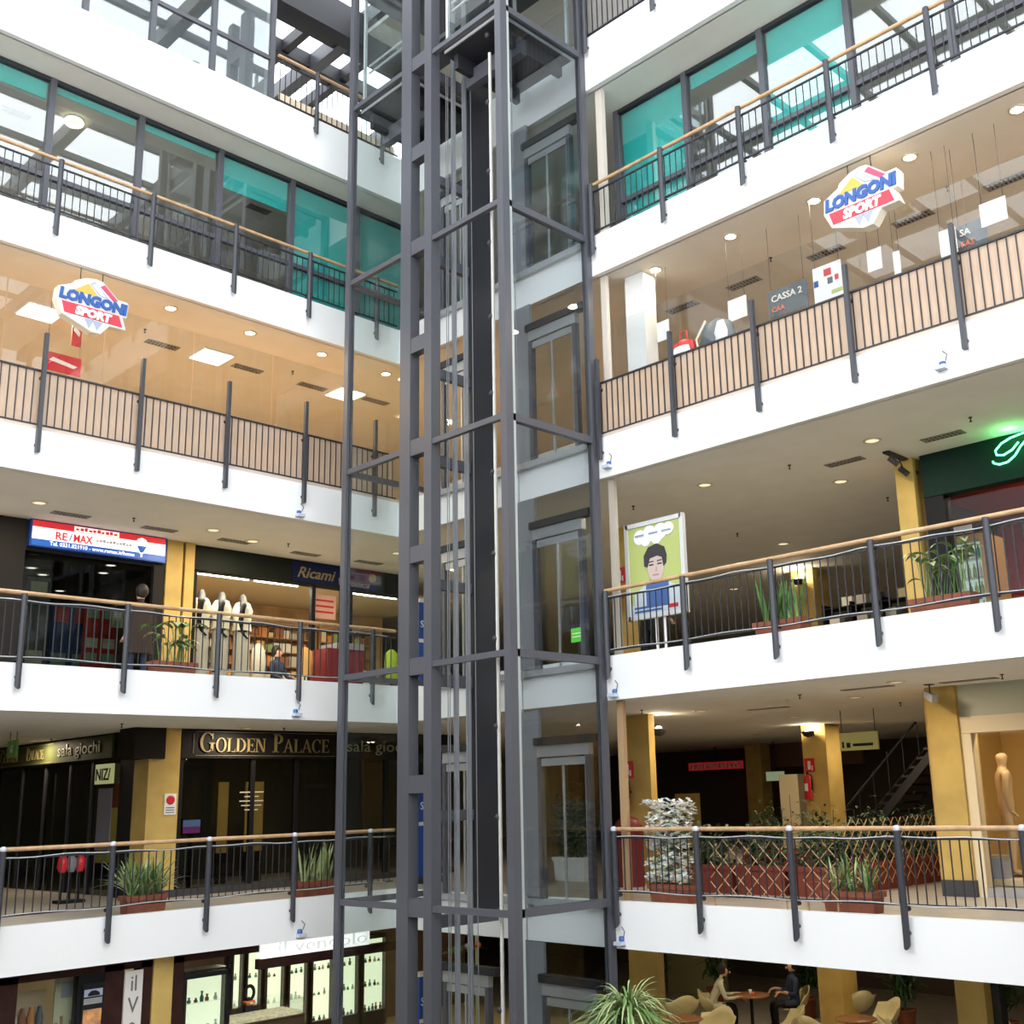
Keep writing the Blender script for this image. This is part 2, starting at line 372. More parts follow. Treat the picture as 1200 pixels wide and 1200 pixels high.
# lift doors and the wall of each landing
dn = 0
for k in range(0, 5):
    z = FL[k]
    for yc in (12.33, 14.65):
        dn += 1
        d = struct('door_%d' % dn, 'glazed lift door with metal frame', (0, 0, z))
        x = RX-0.12
        for y in (yc-0.56, yc+0.48): bx('door_jamb', steel, d, x, y, 0, x+0.1, y+0.08, 2.12)
        bx('door_header', mat('header_metal', (0.42, 0.43, 0.44), 0.35, metal=0.4), d, x, yc-0.56, 2.12, x+0.1, yc+0.56, 2.3)
        bx('door_gear', steel_d, d, x-0.04, yc-0.75, 2.3, x+0.1, yc+0.6, 2.42)
        for i, y in enumerate((yc-0.48, yc)):
            p = bx('door_leaf', MATS['header_metal'], d, x+0.02, y+0.0, 0, x+0.05, y+0.03, 2.1)
            bx('leaf_top', MATS['header_metal'], p, x+0.02, y+0.03, 1.98, x+0.05, y+0.48, 2.1)
            bx('glass_pane', g_clear, p, x+0.03, y+0.03, 0, x+0.042, y+0.47, 1.98)
    sbox('wall_lift_%d' % k, mat('grey_panel', (0.26, 0.27, 0.29), 0.4), RX-0.06, 12.9, z+0.02, RX-0.0, 13.3, z+2.85)
    sbox('wall_lift_apron_%d' % k, MATS['header_metal'], RX-0.1, YN+0.1, z-0.1, RX-0.02, YLF-0.1, z+0.0) if k else None

# ------------------------------------------------------------------ fourth level windows
def PZT(px, py, Z): d = _f+_r2*((px-CX)/FPX)+_u2*((CY-py)/FPX); p = d*((Z-5)/d.z); p.z += 5; return p
wi = 0
def window(side, u0, u1, depth, blind, n):
    t = struct('window_%d' % n, None, (0, LY+depth, 0) if side == 'L' else (RX+depth, 0, 0), side)
    z0, z1 = 14.0, 16.842
    bx('mullion', steel, t, u0-0.05, -0.06, z0, u0+0.05, 0.06, z1)
    bx('frame_head', steel_d, t, u0+0.05, -0.05, z1-0.07, u1-0.05, 0.05, z1)
    bx('transom', steel, t, u0+0.05, -0.04, 15.02, u1-0.05, 0.04, 15.1)
    bx('frame_sill', steel, t, u0+0.05, -0.04, z0, u1-0.05, 0.04, z0+0.08)
    bx('pane', g_win, t, u0+0.05, -0.006, 15.1, u1-0.05, 0.006, z1-0.07)
    bx('pane', g_win, t, u0+0.05, -0.006, z0+0.08, u1-0.05, 0.006, 15.02)
    if blind: bx('blind', teal, t, u0+0.07, 0.06, max(z1-0.07-blind, z0+0.1), u1-0.07, 0.075, z1-0.07)
    return t
n = 0
for i, b in zip(range(-3, 6), (0.3, 0.5, 0.4, 0.3, 0.12, 0.12, 0.62, 2.7, 2.7)):
    n += 1; window('L', 6.1+1.523*(i-1)+0.0, 6.1+1.523*i, 0.72, b, n)
for i, b in zip(range(0, 8), (2.7, 0.25, 2.7, 0.22, 0.8, 2.7, 2.7, 2.7)):
    n += 1; window('R', -11.5+1.53*i, -11.5+1.53*(i+1), 0.86, b, n)
room_m = mat('grey_room', (0.45, 0.45, 0.43), 0.8)
sbox('wall_room_left', room_m, -8, 22, 14, 13.6, 22.1, 16.84)
sbox('wall_room_right', room_m, 19, -8, 14, 19.1, 22, 16.84)
rl = thing('ring_lamp', 'round glowing ring lamp on the ceiling behind the upper windows', 'ceiling lamp', PZT(87, 140, 16.842), 'L')
MB().rings([[((0.13+0.035*math.cos(v))*math.cos(u), (0.13+0.035*math.cos(v))*math.sin(u), -0.06+0.035*math.sin(v)) for v in [2*PI*j/6 for j in range(6)]] for u in [2*PI*i/18 for i in range(18)]], closed=True).build('ring_tube', mat('ring_glow', (1, 0.95, 0.7), 0.4, emit=4, ecol=(1, 0.92, 0.6)), rl)
MB().lathe([(0.1, -0.02), (0.17, -0.015), (0.17, 0.0), (0.001, 0)], 16).build('base', mat('lamp_base', (0.6, 0.6, 0.55), 0.5), rl)
sbox('trim_3', mat('beige_pier', (0.62, 0.55, 0.48), 0.6), RX+0.13, 11.22, 14, RX+0.22, 11.36, 16.84)
for k in (1, 2, 3): sbox('trim_%d' % (3+k), MATS['beige_pier'] if k == 3 else (mat('grey_pier', (0.45, 0.40, 0.33), 0.6) if k == 2 else mat('tan_pier', (0.42, 0.27, 0.14), 0.6)), RX+0.13, 11.28, FL[k], RX+0.2, 11.40, ZB[k+1])

#STAGE2
# ------------------------------------------------------------------ photo pixel -> point on a known plane
def _ray(px, py): return _f+_r2*((px-CX)/FPX)+_u2*((CY-py)/FPX)
def PY(px, py, Y): d = _ray(px, py); p = d*(Y/d.y); p.z += 5; return p
def PX(px, py, X): d = _ray(px, py); p = d*(X/d.x); p.z += 5; return p
def PZ(px, py, Z): d = _ray(px, py); p = d*((Z-5)/d.z); p.z += 5; return p
rnd = random.Random(7)

# ------------------------------------------------------------------ more materials
lens = mat('lamp_lens', (1, 0.93, 0.78), 0.4, emit=25, ecol=(1, 0.86, 0.62))
lens_w = mat('tube_light', (1, 0.98, 0.9), 0.4, emit=9, ecol=(1, 0.97, 0.86))
lens_dim = mat('dim_lens', (0.95, 0.85, 0.6), 0.4, emit=0.8, ecol=(1, 0.9, 0.6))
panel_l = mat('panel_light', (1, 0.98, 0.9), 0.4, emit=7, ecol=(1, 0.95, 0.8))
vent_m = mat('vent_grille', (0.30, 0.27, 0.23), 0.6)
ring_m = mat('lamp_ring', (0.7, 0.65, 0.5), 0.35, metal=0.4)
brown_d = mat('dark_brown_panel', (0.035, 0.013, 0.010), 0.6, noise=0.3, nscale=4, spec=0.15)
cream = mat('cream_wall', (0.72, 0.60, 0.38), 0.7)
cream_l = mat('cream_frame', (0.78, 0.64, 0.42), 0.5)
terracotta = mat('terracotta', (0.25, 0.075, 0.037), 0.7, noise=0.15, nscale=12)
red_planter = mat('red_planter', (0.20, 0.035, 0.02), 0.6)
soil = mat('soil', (0.05, 0.035, 0.02), 0.95)
leaf_g = mat('leaf_green', (0.10, 0.22, 0.05), 0.45, noise=0.35, nscale=9)
leaf_d = mat('leaf_dark', (0.035, 0.09, 0.03), 0.5, noise=0.3, nscale=9)
leaf_p = mat('leaf_pale', (0.36, 0.44, 0.20), 0.5, noise=0.3, nscale=9)
leaf_w = mat('white_blossom', (0.90, 0.90, 0.84), 0.6)
leaf_w.node_tree.nodes['Principled BSDF'].inputs['Subsurface Weight'].default_value = 0.4
red = mat('sign_red', (0.62, 0.02, 0.03), 0.4)
blue = mat('sign_blue', (0.015, 0.07, 0.36), 0.4)
swhite = mat('sign_white', (0.85, 0.85, 0.85), 0.4)
gold = mat('gold_letters', (0.25, 0.195, 0.085), 0.45, metal=0.1)
lime = mat('poster_lime', (0.46, 0.52, 0.17), 0.5)
dkgreen = mat('dark_green', (0.006, 0.026, 0.02), 0.6, spec=0.12)
maroon = mat('maroon', (0.16, 0.012, 0.016), 0.5)
skin = mat('skin', (0.55, 0.32, 0.22), 0.6)
hair = mat('dark_hair', (0.02, 0.015, 0.012), 0.6)
coat = mat('taupe_coat', (0.05, 0.036, 0.03), 0.9, spec=0.1)
navy = mat('navy_cloth', (0.02, 0.03, 0.07), 0.8)
g_dark = glass('dark_arcade_glass', (0.55, 0.58, 0.56), 0.012, 0.2)

# ------------------------------------------------------------------ ceiling fittings
def downlight(p, label, group, r=0.085, m=lens, power=0, col=(1, 0.82, 0.58)):
    t = thing('downlight', label, 'downlight', p, 'L', group)
    MB().lathe([(r+0.035, 0), (r+0.03, -0.015), (r, -0.015), (r, -0.002)], 16).build('ring', ring_m, t)
    MB().lathe([(0.001, -0.006), (r, -0.006), (r, -0.001), (0.001, -0.001)], 16).build('lens', m, t)
    if power: lamp('bulb', (0, 0, -0.03), 2*r, power, col, t)
    return t
def vent(p, side, label, group, l=0.62, w=0.2):
    t = thing('ceiling_vent', label, 'vent', p, side, group)
    b = MB(); b.box(-l/2, -w/2, -0.012, l/2, -w/2+0.02, 0); b.box(-l/2, w/2-0.02, -0.012, l/2, w/2, 0)
    b.box(-l/2, -w/2, -0.012, -l/2+0.02, w/2, 0); b.box(l/2-0.02, -w/2, -0.012, l/2, w/2, 0); b.build('frame', vent_m, t)
    bx('backing', black, t, -l/2, -w/2, -0.003, l/2, w/2, -0.001)
    n = 9; sm = MB().box(-0.012, -w/2+0.02, -0.01, 0.012, w/2-0.02, -0.002).mesh('slat', vent_m)
    for i in range(n): link('slat', sm, t, (-l/2+l*(i+0.7)/(n+0.4), 0, 0))
    bx('slat', vent_m, t, -l/2, -0.01, -0.011, l/2, 0.01, -0.003)
    return t
def sprinkler(p, label, group):
    t = thing('sprinkler_head', label, 'sprinkler', p, 'L', group)
    MB().lathe([(0.028, 0), (0.028, -0.01), (0.009, -0.015), (0.009, -0.055), (0.02, -0.06), (0.02, -0.066)], 8).build('head', steel_d, t)
for x, y in ((768, 316), (856, 277), (954, 235), (1066, 184), (1192, 128)):
    downlight(PZ(x, y, 13.36), 'bright recessed downlight in the row above the checkout signs', 'downlights above the checkout signs', power=16)
for x, y in ((200, 361), (293, 390), (377, 415), (452, 438)):
    downlight(PZ(x, y, 13.36), 'bright recessed downlight in the row beside the square panel lights', 'downlights beside the panel lights', power=16)
for x, y in ((800, 360), (872, 332), (968, 296), (1070, 256), (1180, 212)):
    vent(PZ(x, y, 13.36), 'R', 'dark slotted vent in the ceiling above the checkout signs', 'vents above the checkout signs')
for x, y in ((190, 404), (290, 432), (366, 453), (440, 470)):
    vent(PZ(x, y, 13.36), 'L', 'slotted vent in the tan ceiling behind the square panel lights', 'vents behind the panel lights')
for x, y in ((248, 417), (405, 461), (48, 365)):
    p = PZ(x, y, 13.36); t = thing('panel_light', 'square glowing ceiling panel light in the sports shop', 'ceiling light', p, 'L', 'sports shop panel lights')
    b = MB(); b.box(-0.32, -0.32, -0.03, 0.32, 0.32, -0.0); b.build('frame', swhite, t)
    bx('diffuser', panel_l, t, -0.29, -0.29, -0.04, 0.29, 0.29, -0.03)
    lamp('tube', (0, 0, -0.06), 0.5, 75, (1, 0.74, 0.42), t, 'SQUARE')
for x, y in ((83, 603), (187, 620), (275, 634), (358, 649), (432, 659)):
    vent(PZ(x, y, 9.88), 'L', 'slotted vent in the ceiling before the estate agency and embroidery shop', 'vents before the embroidery shop')
for x, y in ((46, 589), (250, 621), (466, 648), (296, 634)):
    downlight(PZ(x, y, 9.88), 'dim recessed downlight in the ceiling before the embroidery shop', 'downlights before the embroidery shop', 0.1, lens_dim, 34)
for x, y in ((18, 132), (303, 245)):
    vent(PZ(x, y, 16.842), 'L', 'dark slotted vent in the ceiling behind the upper windows', 'vents behind the upper windows', 0.5)
for x, y in ((990, 541), (1105, 511)):
    vent(PZ(x, y, 9.88), 'R', 'slotted vent in the ceiling before the neon sign', 'vents before the neon sign')
for x, y in ((826, 568), (1022, 516), (985, 564), (918, 637), (860, 690)):
    downlight(PZ(x, y, 9.88), 'dim recessed downlight in the ceiling above the poster stand', 'downlights above the poster stand', 0.1, lens_dim, 26, (1, 0.86, 0.66))
for x, y in ((1016, 806), (1135, 797), (900, 830)):
    vent(PZ(x, y, 6.40), 'R', 'flush vent in the ceiling above the trellis planters', 'vents above the trellis planters', 0.8, 0.14)
for x, y in ((820, 833), (1002, 817), (1050, 799), (885, 858), (930, 840), (1021, 845)):
    downlight(PZ(x, y, 6.40), 'dim recessed downlight in the ceiling above the trellis planters', 'downlights above the trellis planters', 0.1, lens_dim, 32)
for x, y in ((40, 868), (290, 853), (330, 858), (440, 862)):
    downlight(PZ(x, y, 6.40), 'dim recessed downlight in the ceiling before the arcade', 'downlights before the arcade', 0.1, lens_dim, 42)
for x, y, z in ((157, 607, 9.88), (338, 637, 9.88), (864, 625, 9.88), (1137, 489, 9.88), (925, 545, 9.88), (742, 593, 9.88), (1040, 583, 9.88), (143, 848, 6.4), (333, 853, 6.4), (752, 832, 6.4), (1174, 790, 6.4), (937, 814, 6.4), (1055, 823, 6.4), (170, 386, 13.36), (343, 435, 13.36), (903, 302, 13.36), (1110, 219, 13.36), (60, 866, 6.4)):
    sprinkler(PZ(x, y, z), 'small dark sprinkler head under a gallery ceiling', 'ceiling sprinklers')

# ------------------------------------------------------------------ third level: sports shop
gl = struct('window_30', 'glass screen of the sports shop above the pale boards')
for i in range(8): bx('pane', g_shop, gl, 2.6+1.523*(i-0)-0.1, LY+0.24, 10.55, 2.6+1.523*(i+1)-0.12, LY+0.252, 12.9) if 2.6+1.523*(i+1) < RX+0.2 else None
for i in range(9): bx('pane', g_shop, gl, RX+0.24, 11.3-1.51*i-1.5, 10.55, RX+0.252, 11.3-1.51*i, 12.55)
sbox('wall_sport_left', cream, -8, 24, 10.5, 20, 24.1, 13.36)
sbox('wall_sport_right', cream, 21, -8, 10.5, 21.1, 24, 13.36)
sbox('wall_sport_panel', mat('pale_partition', (0.86, 0.80, 0.62), 0.7), PY(206, 450, 21.5).x, 21.5, 10.5, PY(246, 450, 21.5).x, 21.6, 12.6)
o = sbox('trim_8', mat('white_pillar', (0.80, 0.80, 0.78), 0.5), 13.2, 10.75, 10.5, 13.5, 11.15, 13.36)
def sport_sign(loc, side, label):
    t = thing('hanging_sign', label, 'sign', loc, side, 'hanging sports shop signs')
    out = [(-0.558, 0.169), (-0.325, 0.281), (-0.307, 0.335), (-0.135, 0.428), (0.022, 0.455), (0.126, 0.44), (0.384, 0.215), (0.537, 0.214), (0.563, 0.172), (0.542, -0.056), (0.473, -0.065), (0.544, -0.265), (0.277, -0.27), (0.141, -0.443), (-0.006, -0.449), (-0.189, -0.372), (-0.471, -0.267), (-0.574, -0.038)]
    b = MB().prism(out, 0, 0.16).build('body', mat('sign_body', (0.80, 0.76, 0.66), 0.4), t)
    MB().prism([(x*0.985, z*0.985) for x, z in out], -0.006, 0.0).build('face', mat('sign_offwhite', (0.62, 0.62, 0.63), 0.5), t)
    MB().prism([(-0.094, 0.345), (0.065, 0.164), (-0.338, 0.156)], -0.012, -0.005).build('yellow_peak', mat('sign_yellow', (0.68, 0.42, 0.06), 0.4), t)
    MB().prism([(0.0, 0.40), (-0.07, 0.35), (0.08, 0.19), (0.24, 0.17)], -0.010, -0.005).build('white_peak', mat('sign_grey', (0.34, 0.38, 0.50), 0.4), t)
    MB().prism([(0.012, 0.375), (-0.045, 0.335), (0.095, 0.195), (0.19, 0.19)], -0.013, -0.005).build('white_peak', MATS['sign_offwhite'], t)
    MB().prism([(0.152, 0.395), (0.09, 0.345), (0.305, 0.165), (0.385, 0.185)], -0.012, -0.005).build('red_stripe', mat('sign_crimson', (0.55, 0.06, 0.14), 0.4), t)
    MB().prism([(-0.49, -0.055), (0.415, -0.055), (0.475, -0.235), (-0.44, -0.235)], -0.012, -0.005).build('red_band', mat('sign_coral', (0.58, 0.035, 0.06), 0.4), t)
    for x0, x1 in ((-0.12, 0.02), (0.0, 0.16)):
        MB().prism([(x0, -0.25), (x1, -0.25), ((x0+x1)/2, -0.40)], -0.009, -0.005).build('chevron', MATS['sign_grey'], t)
    text('lettering', 'LONGONI', 0.235, mat('sign_royal', (0.02, 0.09, 0.34), 0.4), t, (-0.54, -0.016, -0.01), 0.008, 0.1, 1.0, bold=0.014, width=1.08)
    text('lettering', 'SPORT', 0.185, swhite, t, (-0.28, -0.018, -0.215), 0.006, 0.15, 1.0, bold=0.011, width=0.58)
    for x in (-0.2, 0.15): MB().tube([(x, 0.08, 0.3), (x, 0.08, 13.36-loc[2])], 0.008, 5).build('hanger', steel_d, t)
    return t
sport_sign((6.75, LY+0.02, 12.75), 'L', 'red, blue and white sports shop sign hanging near a square panel light')
sport_sign((RX+0.02, 6.55, 12.76), 'R', 'red, blue and white sports shop sign hanging above the checkout boards')
def card(name, label, cat, X, px, m, texts=(), group=None, th=0.012, wires=True, rot=0):
    (x0, y0), (x1, y1) = px; a = PX(x0, (y0+y1)/2, X); b = PX(x1, (y0+y1)/2, X); yc = PX((x0+x1)/2, y0, X).z; zb = PX((x0+x1)/2, y1, X).z
    w = abs(a.y-b.y); h = yc-zb; t = thing(name, label, cat, (X, (a.y+b.y)/2, zb), 'R', group)
    bx('board', m, t, -w/2, 0, 0, w/2, th, h)
    for s_, sz, fx, fz, mm in texts: text('lettering', s_, sz*h, mm, t, (-w/2+fx*w, -0.004, fz*h), 0.003, width=None, bold=0.002)
    if wires:
        for fx in (-0.42, 0.42): MB().tube([(fx*w, th/2, h), (fx*w, th/2, 13.36-zb)], 0.004, 4).build('wire', steel_d, t)
    return t
dk = mat('slate_board', (0.09, 0.11, 0.13), 0.5); bone = mat('bone_print', (0.75, 0.72, 0.66), 0.5); orange = mat('orange_print', (0.75, 0.16, 0.05), 0.5)
card('checkout_sign', 'dark hanging checkout board lettered CASSA 2', 'sign', 13.5, ((900, 334), (947, 366)), dk, (('CASSA 2', 0.34, 0.08, 0.56, bone), ('CAA', 0.26, 0.08, 0.18, orange)))
card('checkout_sign', 'dark hanging checkout board by the white sheet, partly hidden, lettered SA', 'sign', 13.5, ((1121, 259), (1157, 290)), dk, (('SA', 0.36, 0.1, 0.56, bone), ('5AS', 0.32, 0.1, 0.12, orange)))
pst = card('poster', 'white poster with small product pictures hanging above the boards', 'poster', 13.3, ((953, 309), (987, 352)), swhite)
for q, (fx, fz, ww, hh, mm) in enumerate(((-0.05, 0.62, 0.2, 0.18, red), (-0.22, 0.42, 0.12, 0.16, blue), (0.0, 0.4, 0.14, 0.16, dk), (0.12, 0.44, 0.1, 0.14, red), (0.05, 0.12, 0.3, 0.1, lime))):
    bx('print', mm, pst, fx, -0.003, fz*0.6, fx+ww*0.6, 0, (fz+hh)*0.6)
for (a, b), lb in ((((770, 376), (784, 399)), 'small blank white sheet hanging by the white pillar'), (((853, 349), (875, 374)), 'blank white sheet hanging between two posts beside the helmets'), (((1016, 291), (1033, 317)), 'blank white sheet hanging beside a narrow white strip'), (((1047, 294), (1055, 322)), 'narrow white strip hanging above the boards'), (((1101, 268), (1121, 300)), 'white sheet hanging just before a checkout board'), (((1148, 234), (1180, 262)), 'large white sheet hanging above a checkout board')):
    card('paper_sheet', lb, 'sheet', 13.35, (a, b), swhite)
t = thing('display_table', 'long pale display table behind the boards below the hanging sheets', 'table', (13.15, 10.75, 10.5), 'R')
bx('top', swhite, t, 0, 0, 0.86, 2.3, 0.75, 0.92)
for x, y in ((0.03, 0.03), (2.22, 0.03), (0.03, 0.67), (2.22, 0.67)): bx('leg', steel_l, t, x, y, 0, x+0.05, y+0.05, 0.86)
def merch(name, label, cat, px, X, build):
    p = PX(px[0], px[1], X); t = thing(name, label, cat, (X, p.y, 11.42), 'R'); build(t)
    if name != 'sports_shoe': t.scale = (1.25, 1.25, 1.6)
    return t
merch('sports_bag', 'white and red sports bag on the shelf behind the boards', 'bag', (802, 413), 13.3, lambda t: (MB().lathe([(0.02, 0), (0.17, 0.02), (0.2, 0.14), (0.16, 0.30), (0.03, 0.34)], 14, sx=1, sy=0.5).build('body', red, t), MB().lathe([(0.02, 0.05), (0.15, 0.06), (0.17, 0.14), (0.13, 0.25), (0.02, 0.27)], 14, (0, -0.035, 0), sx=1, sy=0.5).build('front_panel', swhite, t), bx('print', black, t, -0.09, -0.135, 0.14, 0.09, -0.12, 0.165), MB().tube([(-0.06, 0, 0.32), (-0.05, 0, 0.42), (0.05, 0, 0.42), (0.06, 0, 0.32)], 0.012, 6).build('handle', red, t)))
merch('backpack', 'grey and white backpack beside the red bag', 'backpack', (842, 402), 13.35, lambda t: (MB().lathe([(0.05, 0), (0.24, 0.03), (0.27, 0.2), (0.2, 0.38), (0.04, 0.44)], 14, sx=1, sy=0.6).build('body', dk, t), MB().lathe([(0.01, 0.08), (0.09, 0.1), (0.1, 0.25), (0.05, 0.36)], 10, (0.13, -0.12, 0), sx=1, sy=0.5).build('pocket', swhite, t), MB().tube([(-0.2, -0.1, 0.05), (-0.24, -0.13, 0.25), (-0.1, -0.1, 0.42)], 0.02, 6).build('strap', MATS['lamp_ring'], t)))
merch('helmet', 'round dark helmet behind the backpack', 'helmet', (818, 395), 13.72, lambda t: (MB().lathe([(0.16, 0), (0.19, 0.08), (0.16, 0.22), (0.08, 0.3), (0.01, 0.32)], 14).build('shell', dk, t), MB().tube([(-0.17, -0.1, 0.08), (0, -0.2, 0.1), (0.17, -0.1, 0.08)], 0.03, 6).build('visor', swhite, t)))
for i, (x, y) in enumerate(((750, 428), (759, 424), (768, 420), (776, 413), (784, 410))):
    merch('sports_shoe', 'grey and white trainer in the heap by the white pillar', 'shoe', (x, y), 13.28+0.0*i, lambda t: (setattr(t, 'rotation_euler', (0, 0, 0.2*i)), setattr(t, 'scale', (0.8, 0.9, 2.2)), MB().box(-0.14, -0.05, 0, 0.14, 0.05, 0.03).build('sole', swhite, t), MB().rings([[(-0.13, -0.045, 0.03), (-0.13, 0.045, 0.03), (-0.12, 0.03, 0.13), (-0.12, -0.03, 0.13)], [(-0.02, -0.045, 0.03), (-0.02, 0.045, 0.03), (-0.02, 0.03, 0.12), (-0.02, -0.03, 0.12)], [(0.13, -0.035, 0.03), (0.13, 0.035, 0.03), (0.13, 0.03, 0.05), (0.13, -0.03, 0.05)]]).build('upper', MATS['sign_grey'], t)))['group'] = 'trainers by the white pillar'
def banner_red(px, Y, h, label):
    (x0, y0), (x1, y1) = px; a = PY(x0, y0, Y); b = PY(x1, y1, Y)
    t = thing('red_banner', label, 'banner', ((a.x+b.x)/2, Y, b.z), 'L'); w = abs(b.x-a.x); hh = h
    bx('cloth', red, t, -w/2, 0, 0, w/2, 0.02, hh); MB().prism([(-w*0.4, hh*0.55), (w*0.3, hh*0.35), (w*0.4, hh*0.5), (-w*0.3, hh*0.75)], -0.006, 0).build('swoosh', swhite, t)
    for fx in (-0.45, 0.45): MB().tube([(fx*w, 0.01, hh), (fx*w, 0.01, 13.36-b.z)], 0.004, 4).build('wire', steel_d, t)
banner_red(((52, 432), (94, 442)), 18.2, 0.32, 'red banner with a white stripe hanging low in the sports shop')
banner_red(((85, 385), (94, 407)), 18.2, 0.5, 'small narrow red banner hanging beneath the sports sign')

# ------------------------------------------------------------------ planters and plants
def leaf(b, base, az, length, width, lift, droop, n=4):
    pts = []; h = Vector((math.cos(az), math.sin(az), 0)); s = Vector((-math.sin(az), math.cos(az), 0)); rows = []
    for i in range(n+1):
        t = i/n; p = Vector(base)+h*(length*t*math.cos(lift))+Vector((0, 0, length*(t*math.sin(lift)-droop*t*t)))
        w = width*(math.sin(PI*(0.15+0.85*t))**0.7)*0.5 if t < 1 else 0.002
        rows.append((p+s*w, p+Vector((0, 0, -w*0.3)), p-s*w))
    vs = [tuple(q) for r in rows for q in r]; fs = []
    for i in range(n):
        for j in range(2): a = i*3+j; fs.append((a, a+1, a+4, a+3))
    b.add(vs, fs, True)
def planter(t, l=0.75, w=0.26, h=0.24, m=terracotta):
    b = MB(); b.rings([[(-l/2*.93, -w/2*.9, 0), (l/2*.93, -w/2*.9, 0), (l/2*.93, w/2*.9, 0), (-l/2*.93, w/2*.9, 0)], [(-l/2, -w/2, h), (l/2, -w/2, h), (l/2, w/2, h), (-l/2, w/2, h)]], smooth=False)
    p = b.build('trough', m, t); rb = MB()
    rb.box(-l/2-0.02, -w/2-0.02, h-0.05, l/2+0.02, -w/2, h+0.02); rb.box(-l/2-0.02, w/2, h-0.05, l/2+0.02, w/2+0.02, h+0.02)
    rb.box(-l/2-0.02, -w/2, h-0.05, -l/2, w/2, h+0.02); rb.box(l/2, -w/2, h-0.05, l/2+0.02, w/2, h+0.02); rb.build('rim', m, p)
    bx('soil', soil, p, -l/2+0.01, -w/2+0.01, h-0.0, l/2-0.01, w/2-0.01, h+0.008)
    return h
def plant(label, loc, side, kind, l=0.75, pot=terracotta, tall=0.6, seed=1, n=60, group=None, h=0.24):
    r = random.Random(seed); t = thing('planter_with_plant', label, 'potted plant', loc, side, group); zt = planter(t, l, m=pot, h=h)
    if kind == 'strap':
        for mm, k in ((leaf_g, 0.5), (leaf_p, 0.5)):
            b = MB()
            for c in range(3):
                cx = (-0.3+0.3*c)*l
                for i in range(int(n*k/3)): leaf(b, (cx+r.uniform(-.04, .04), r.uniform(-.04, .04), zt), r.uniform(0, 2*PI), tall*r.uniform(.7, 1.15), 0.03, r.uniform(0.7, 1.45), r.uniform(0.15, 0.6), 5)
            b.build('foliage', mm, t)['kind'] = 'stuff'
    elif kind == 'broad':
        for i in range(n):
            b = MB(); cx = r.uniform(-.35, .35)*l; st = r.uniform(0.4, 1)*tall; az = r.uniform(0, 2*PI); ln = r.uniform(.55, 1)
            tip = (cx+0.12*math.cos(az)*st, 0.1*math.sin(az), zt+st*0.62)
            b.tube([(cx, 0, zt), tip], 0.006, 4); leaf(b, tip, az, 0.46*ln, 0.15*ln, 0.7, 0.75, 5)
            b.build('leaf', leaf_g if i % 3 else leaf_p, t)
    elif kind == 'spike':
        b = MB()
        for i in range(n): leaf(b, (r.uniform(-.4, .4)*l, r.uniform(-.06, .06), zt), r.uniform(0, 2*PI), tall*r.uniform(.6, 1), 0.05, r.uniform(1.2, 1.5), 0.06, 3)
        b.build('foliage', leaf_p if seed % 2 else leaf_g, t)['kind'] = 'stuff'
    elif kind == 'bush':
        b = MB()
        for i in range(n):
            p = (r.gauss(0, .2)*l, r.gauss(0, .09), zt+abs(r.gauss(.35, .2))*tall); leaf(b, p, r.uniform(0, 2*PI), 0.16, 0.05, r.uniform(-.3, 1), .4, 3)
        b.build('foliage', leaf_d, t)['kind'] = 'stuff'
        for i in range(4): MB().tube([(-.3*l+.2*l*i, 0, zt), (-.3*l+.2*l*i+r.uniform(-.05, .05), 0, zt+tall*.7)], 0.008, 5).build('stem', leaf_d, t)
    elif kind == 'jasmine':
        f = MB()
        for sx in (-0.3, -0.1, 0.1, 0.3): f.box(sx-.008, -.008, zt, sx+.008, .008, zt+tall)
        f.build('support_canes', mat('cane', (0.3, 0.2, 0.1), 0.7), t)
        b = MB(); g = MB()
        for i in range(n):
            zz = r.uniform(0.05, 1.12)*tall; p = (r.uniform(-.36, .36), r.choice((-.16, -.12, -.05, .1)), zt+zz)
            for q in range(4): leaf(b, p, q*PI/2+r.uniform(-.6, .6), 0.085, 0.065, r.uniform(-.2, .9), .2, 2)
        for i in range(n): leaf(g, (r.uniform(-.34, .34), r.uniform(-.1, .1), zt+r.uniform(0, 1)*tall), r.uniform(0, 2*PI), 0.1, 0.05, .3, .5, 3)
        b.build('blossom', leaf_w, t)['kind'] = 'stuff'; g.build('foliage', leaf_d, t)['kind'] = 'stuff'
    return t
def on_left(px, py, k, ly=0.28):  p = PY(px, py, LY+ly); return (p.x, LY+ly, FL[k])
def on_right(px, py, k, lx=0.28): p = PX(px, py, RX+lx); return (RX+lx, p.y, FL[k])
plant('leafy plant in a terracotta trough before the estate agency', on_left(203, 760, 2), 'L', 'broad', 0.7, n=24, tall=1.0, seed=3)
plant('narrow leaved variegated plant in a terracotta trough beside the ochre column', on_left(168, 1055, 1), 'L', 'strap', 0.62, n=230, tall=0.78, seed=4)
plant('upright stiff leaved plant in a terracotta trough before the dark arcade', on_left(371, 1035, 1), 'L', 'spike', 0.72, n=34, tall=0.75, seed=5)
plant('white blossomed climber in a terracotta trough by the lift', on_right(790, 1040, 1), 'R', 'jasmine', 0.72, n=420, tall=1.05, seed=6)
plant('variegated broad leaved plant in a terracotta trough before the trellis', on_right(1000, 1050, 1), 'R', 'strap', 0.72, n=70, tall=0.62, seed=8)
plant('upright leafy plant in a terracotta trough below the column lamp', on_right(916, 720, 2), 'R', 'spike', 0.75, n=30, tall=0.75, seed=10)
plant('glossy broad leaved plant in a terracotta trough before the ochre column', on_right(1105, 695, 2), 'R', 'broad', 0.8, n=30, tall=1.0, seed=11)

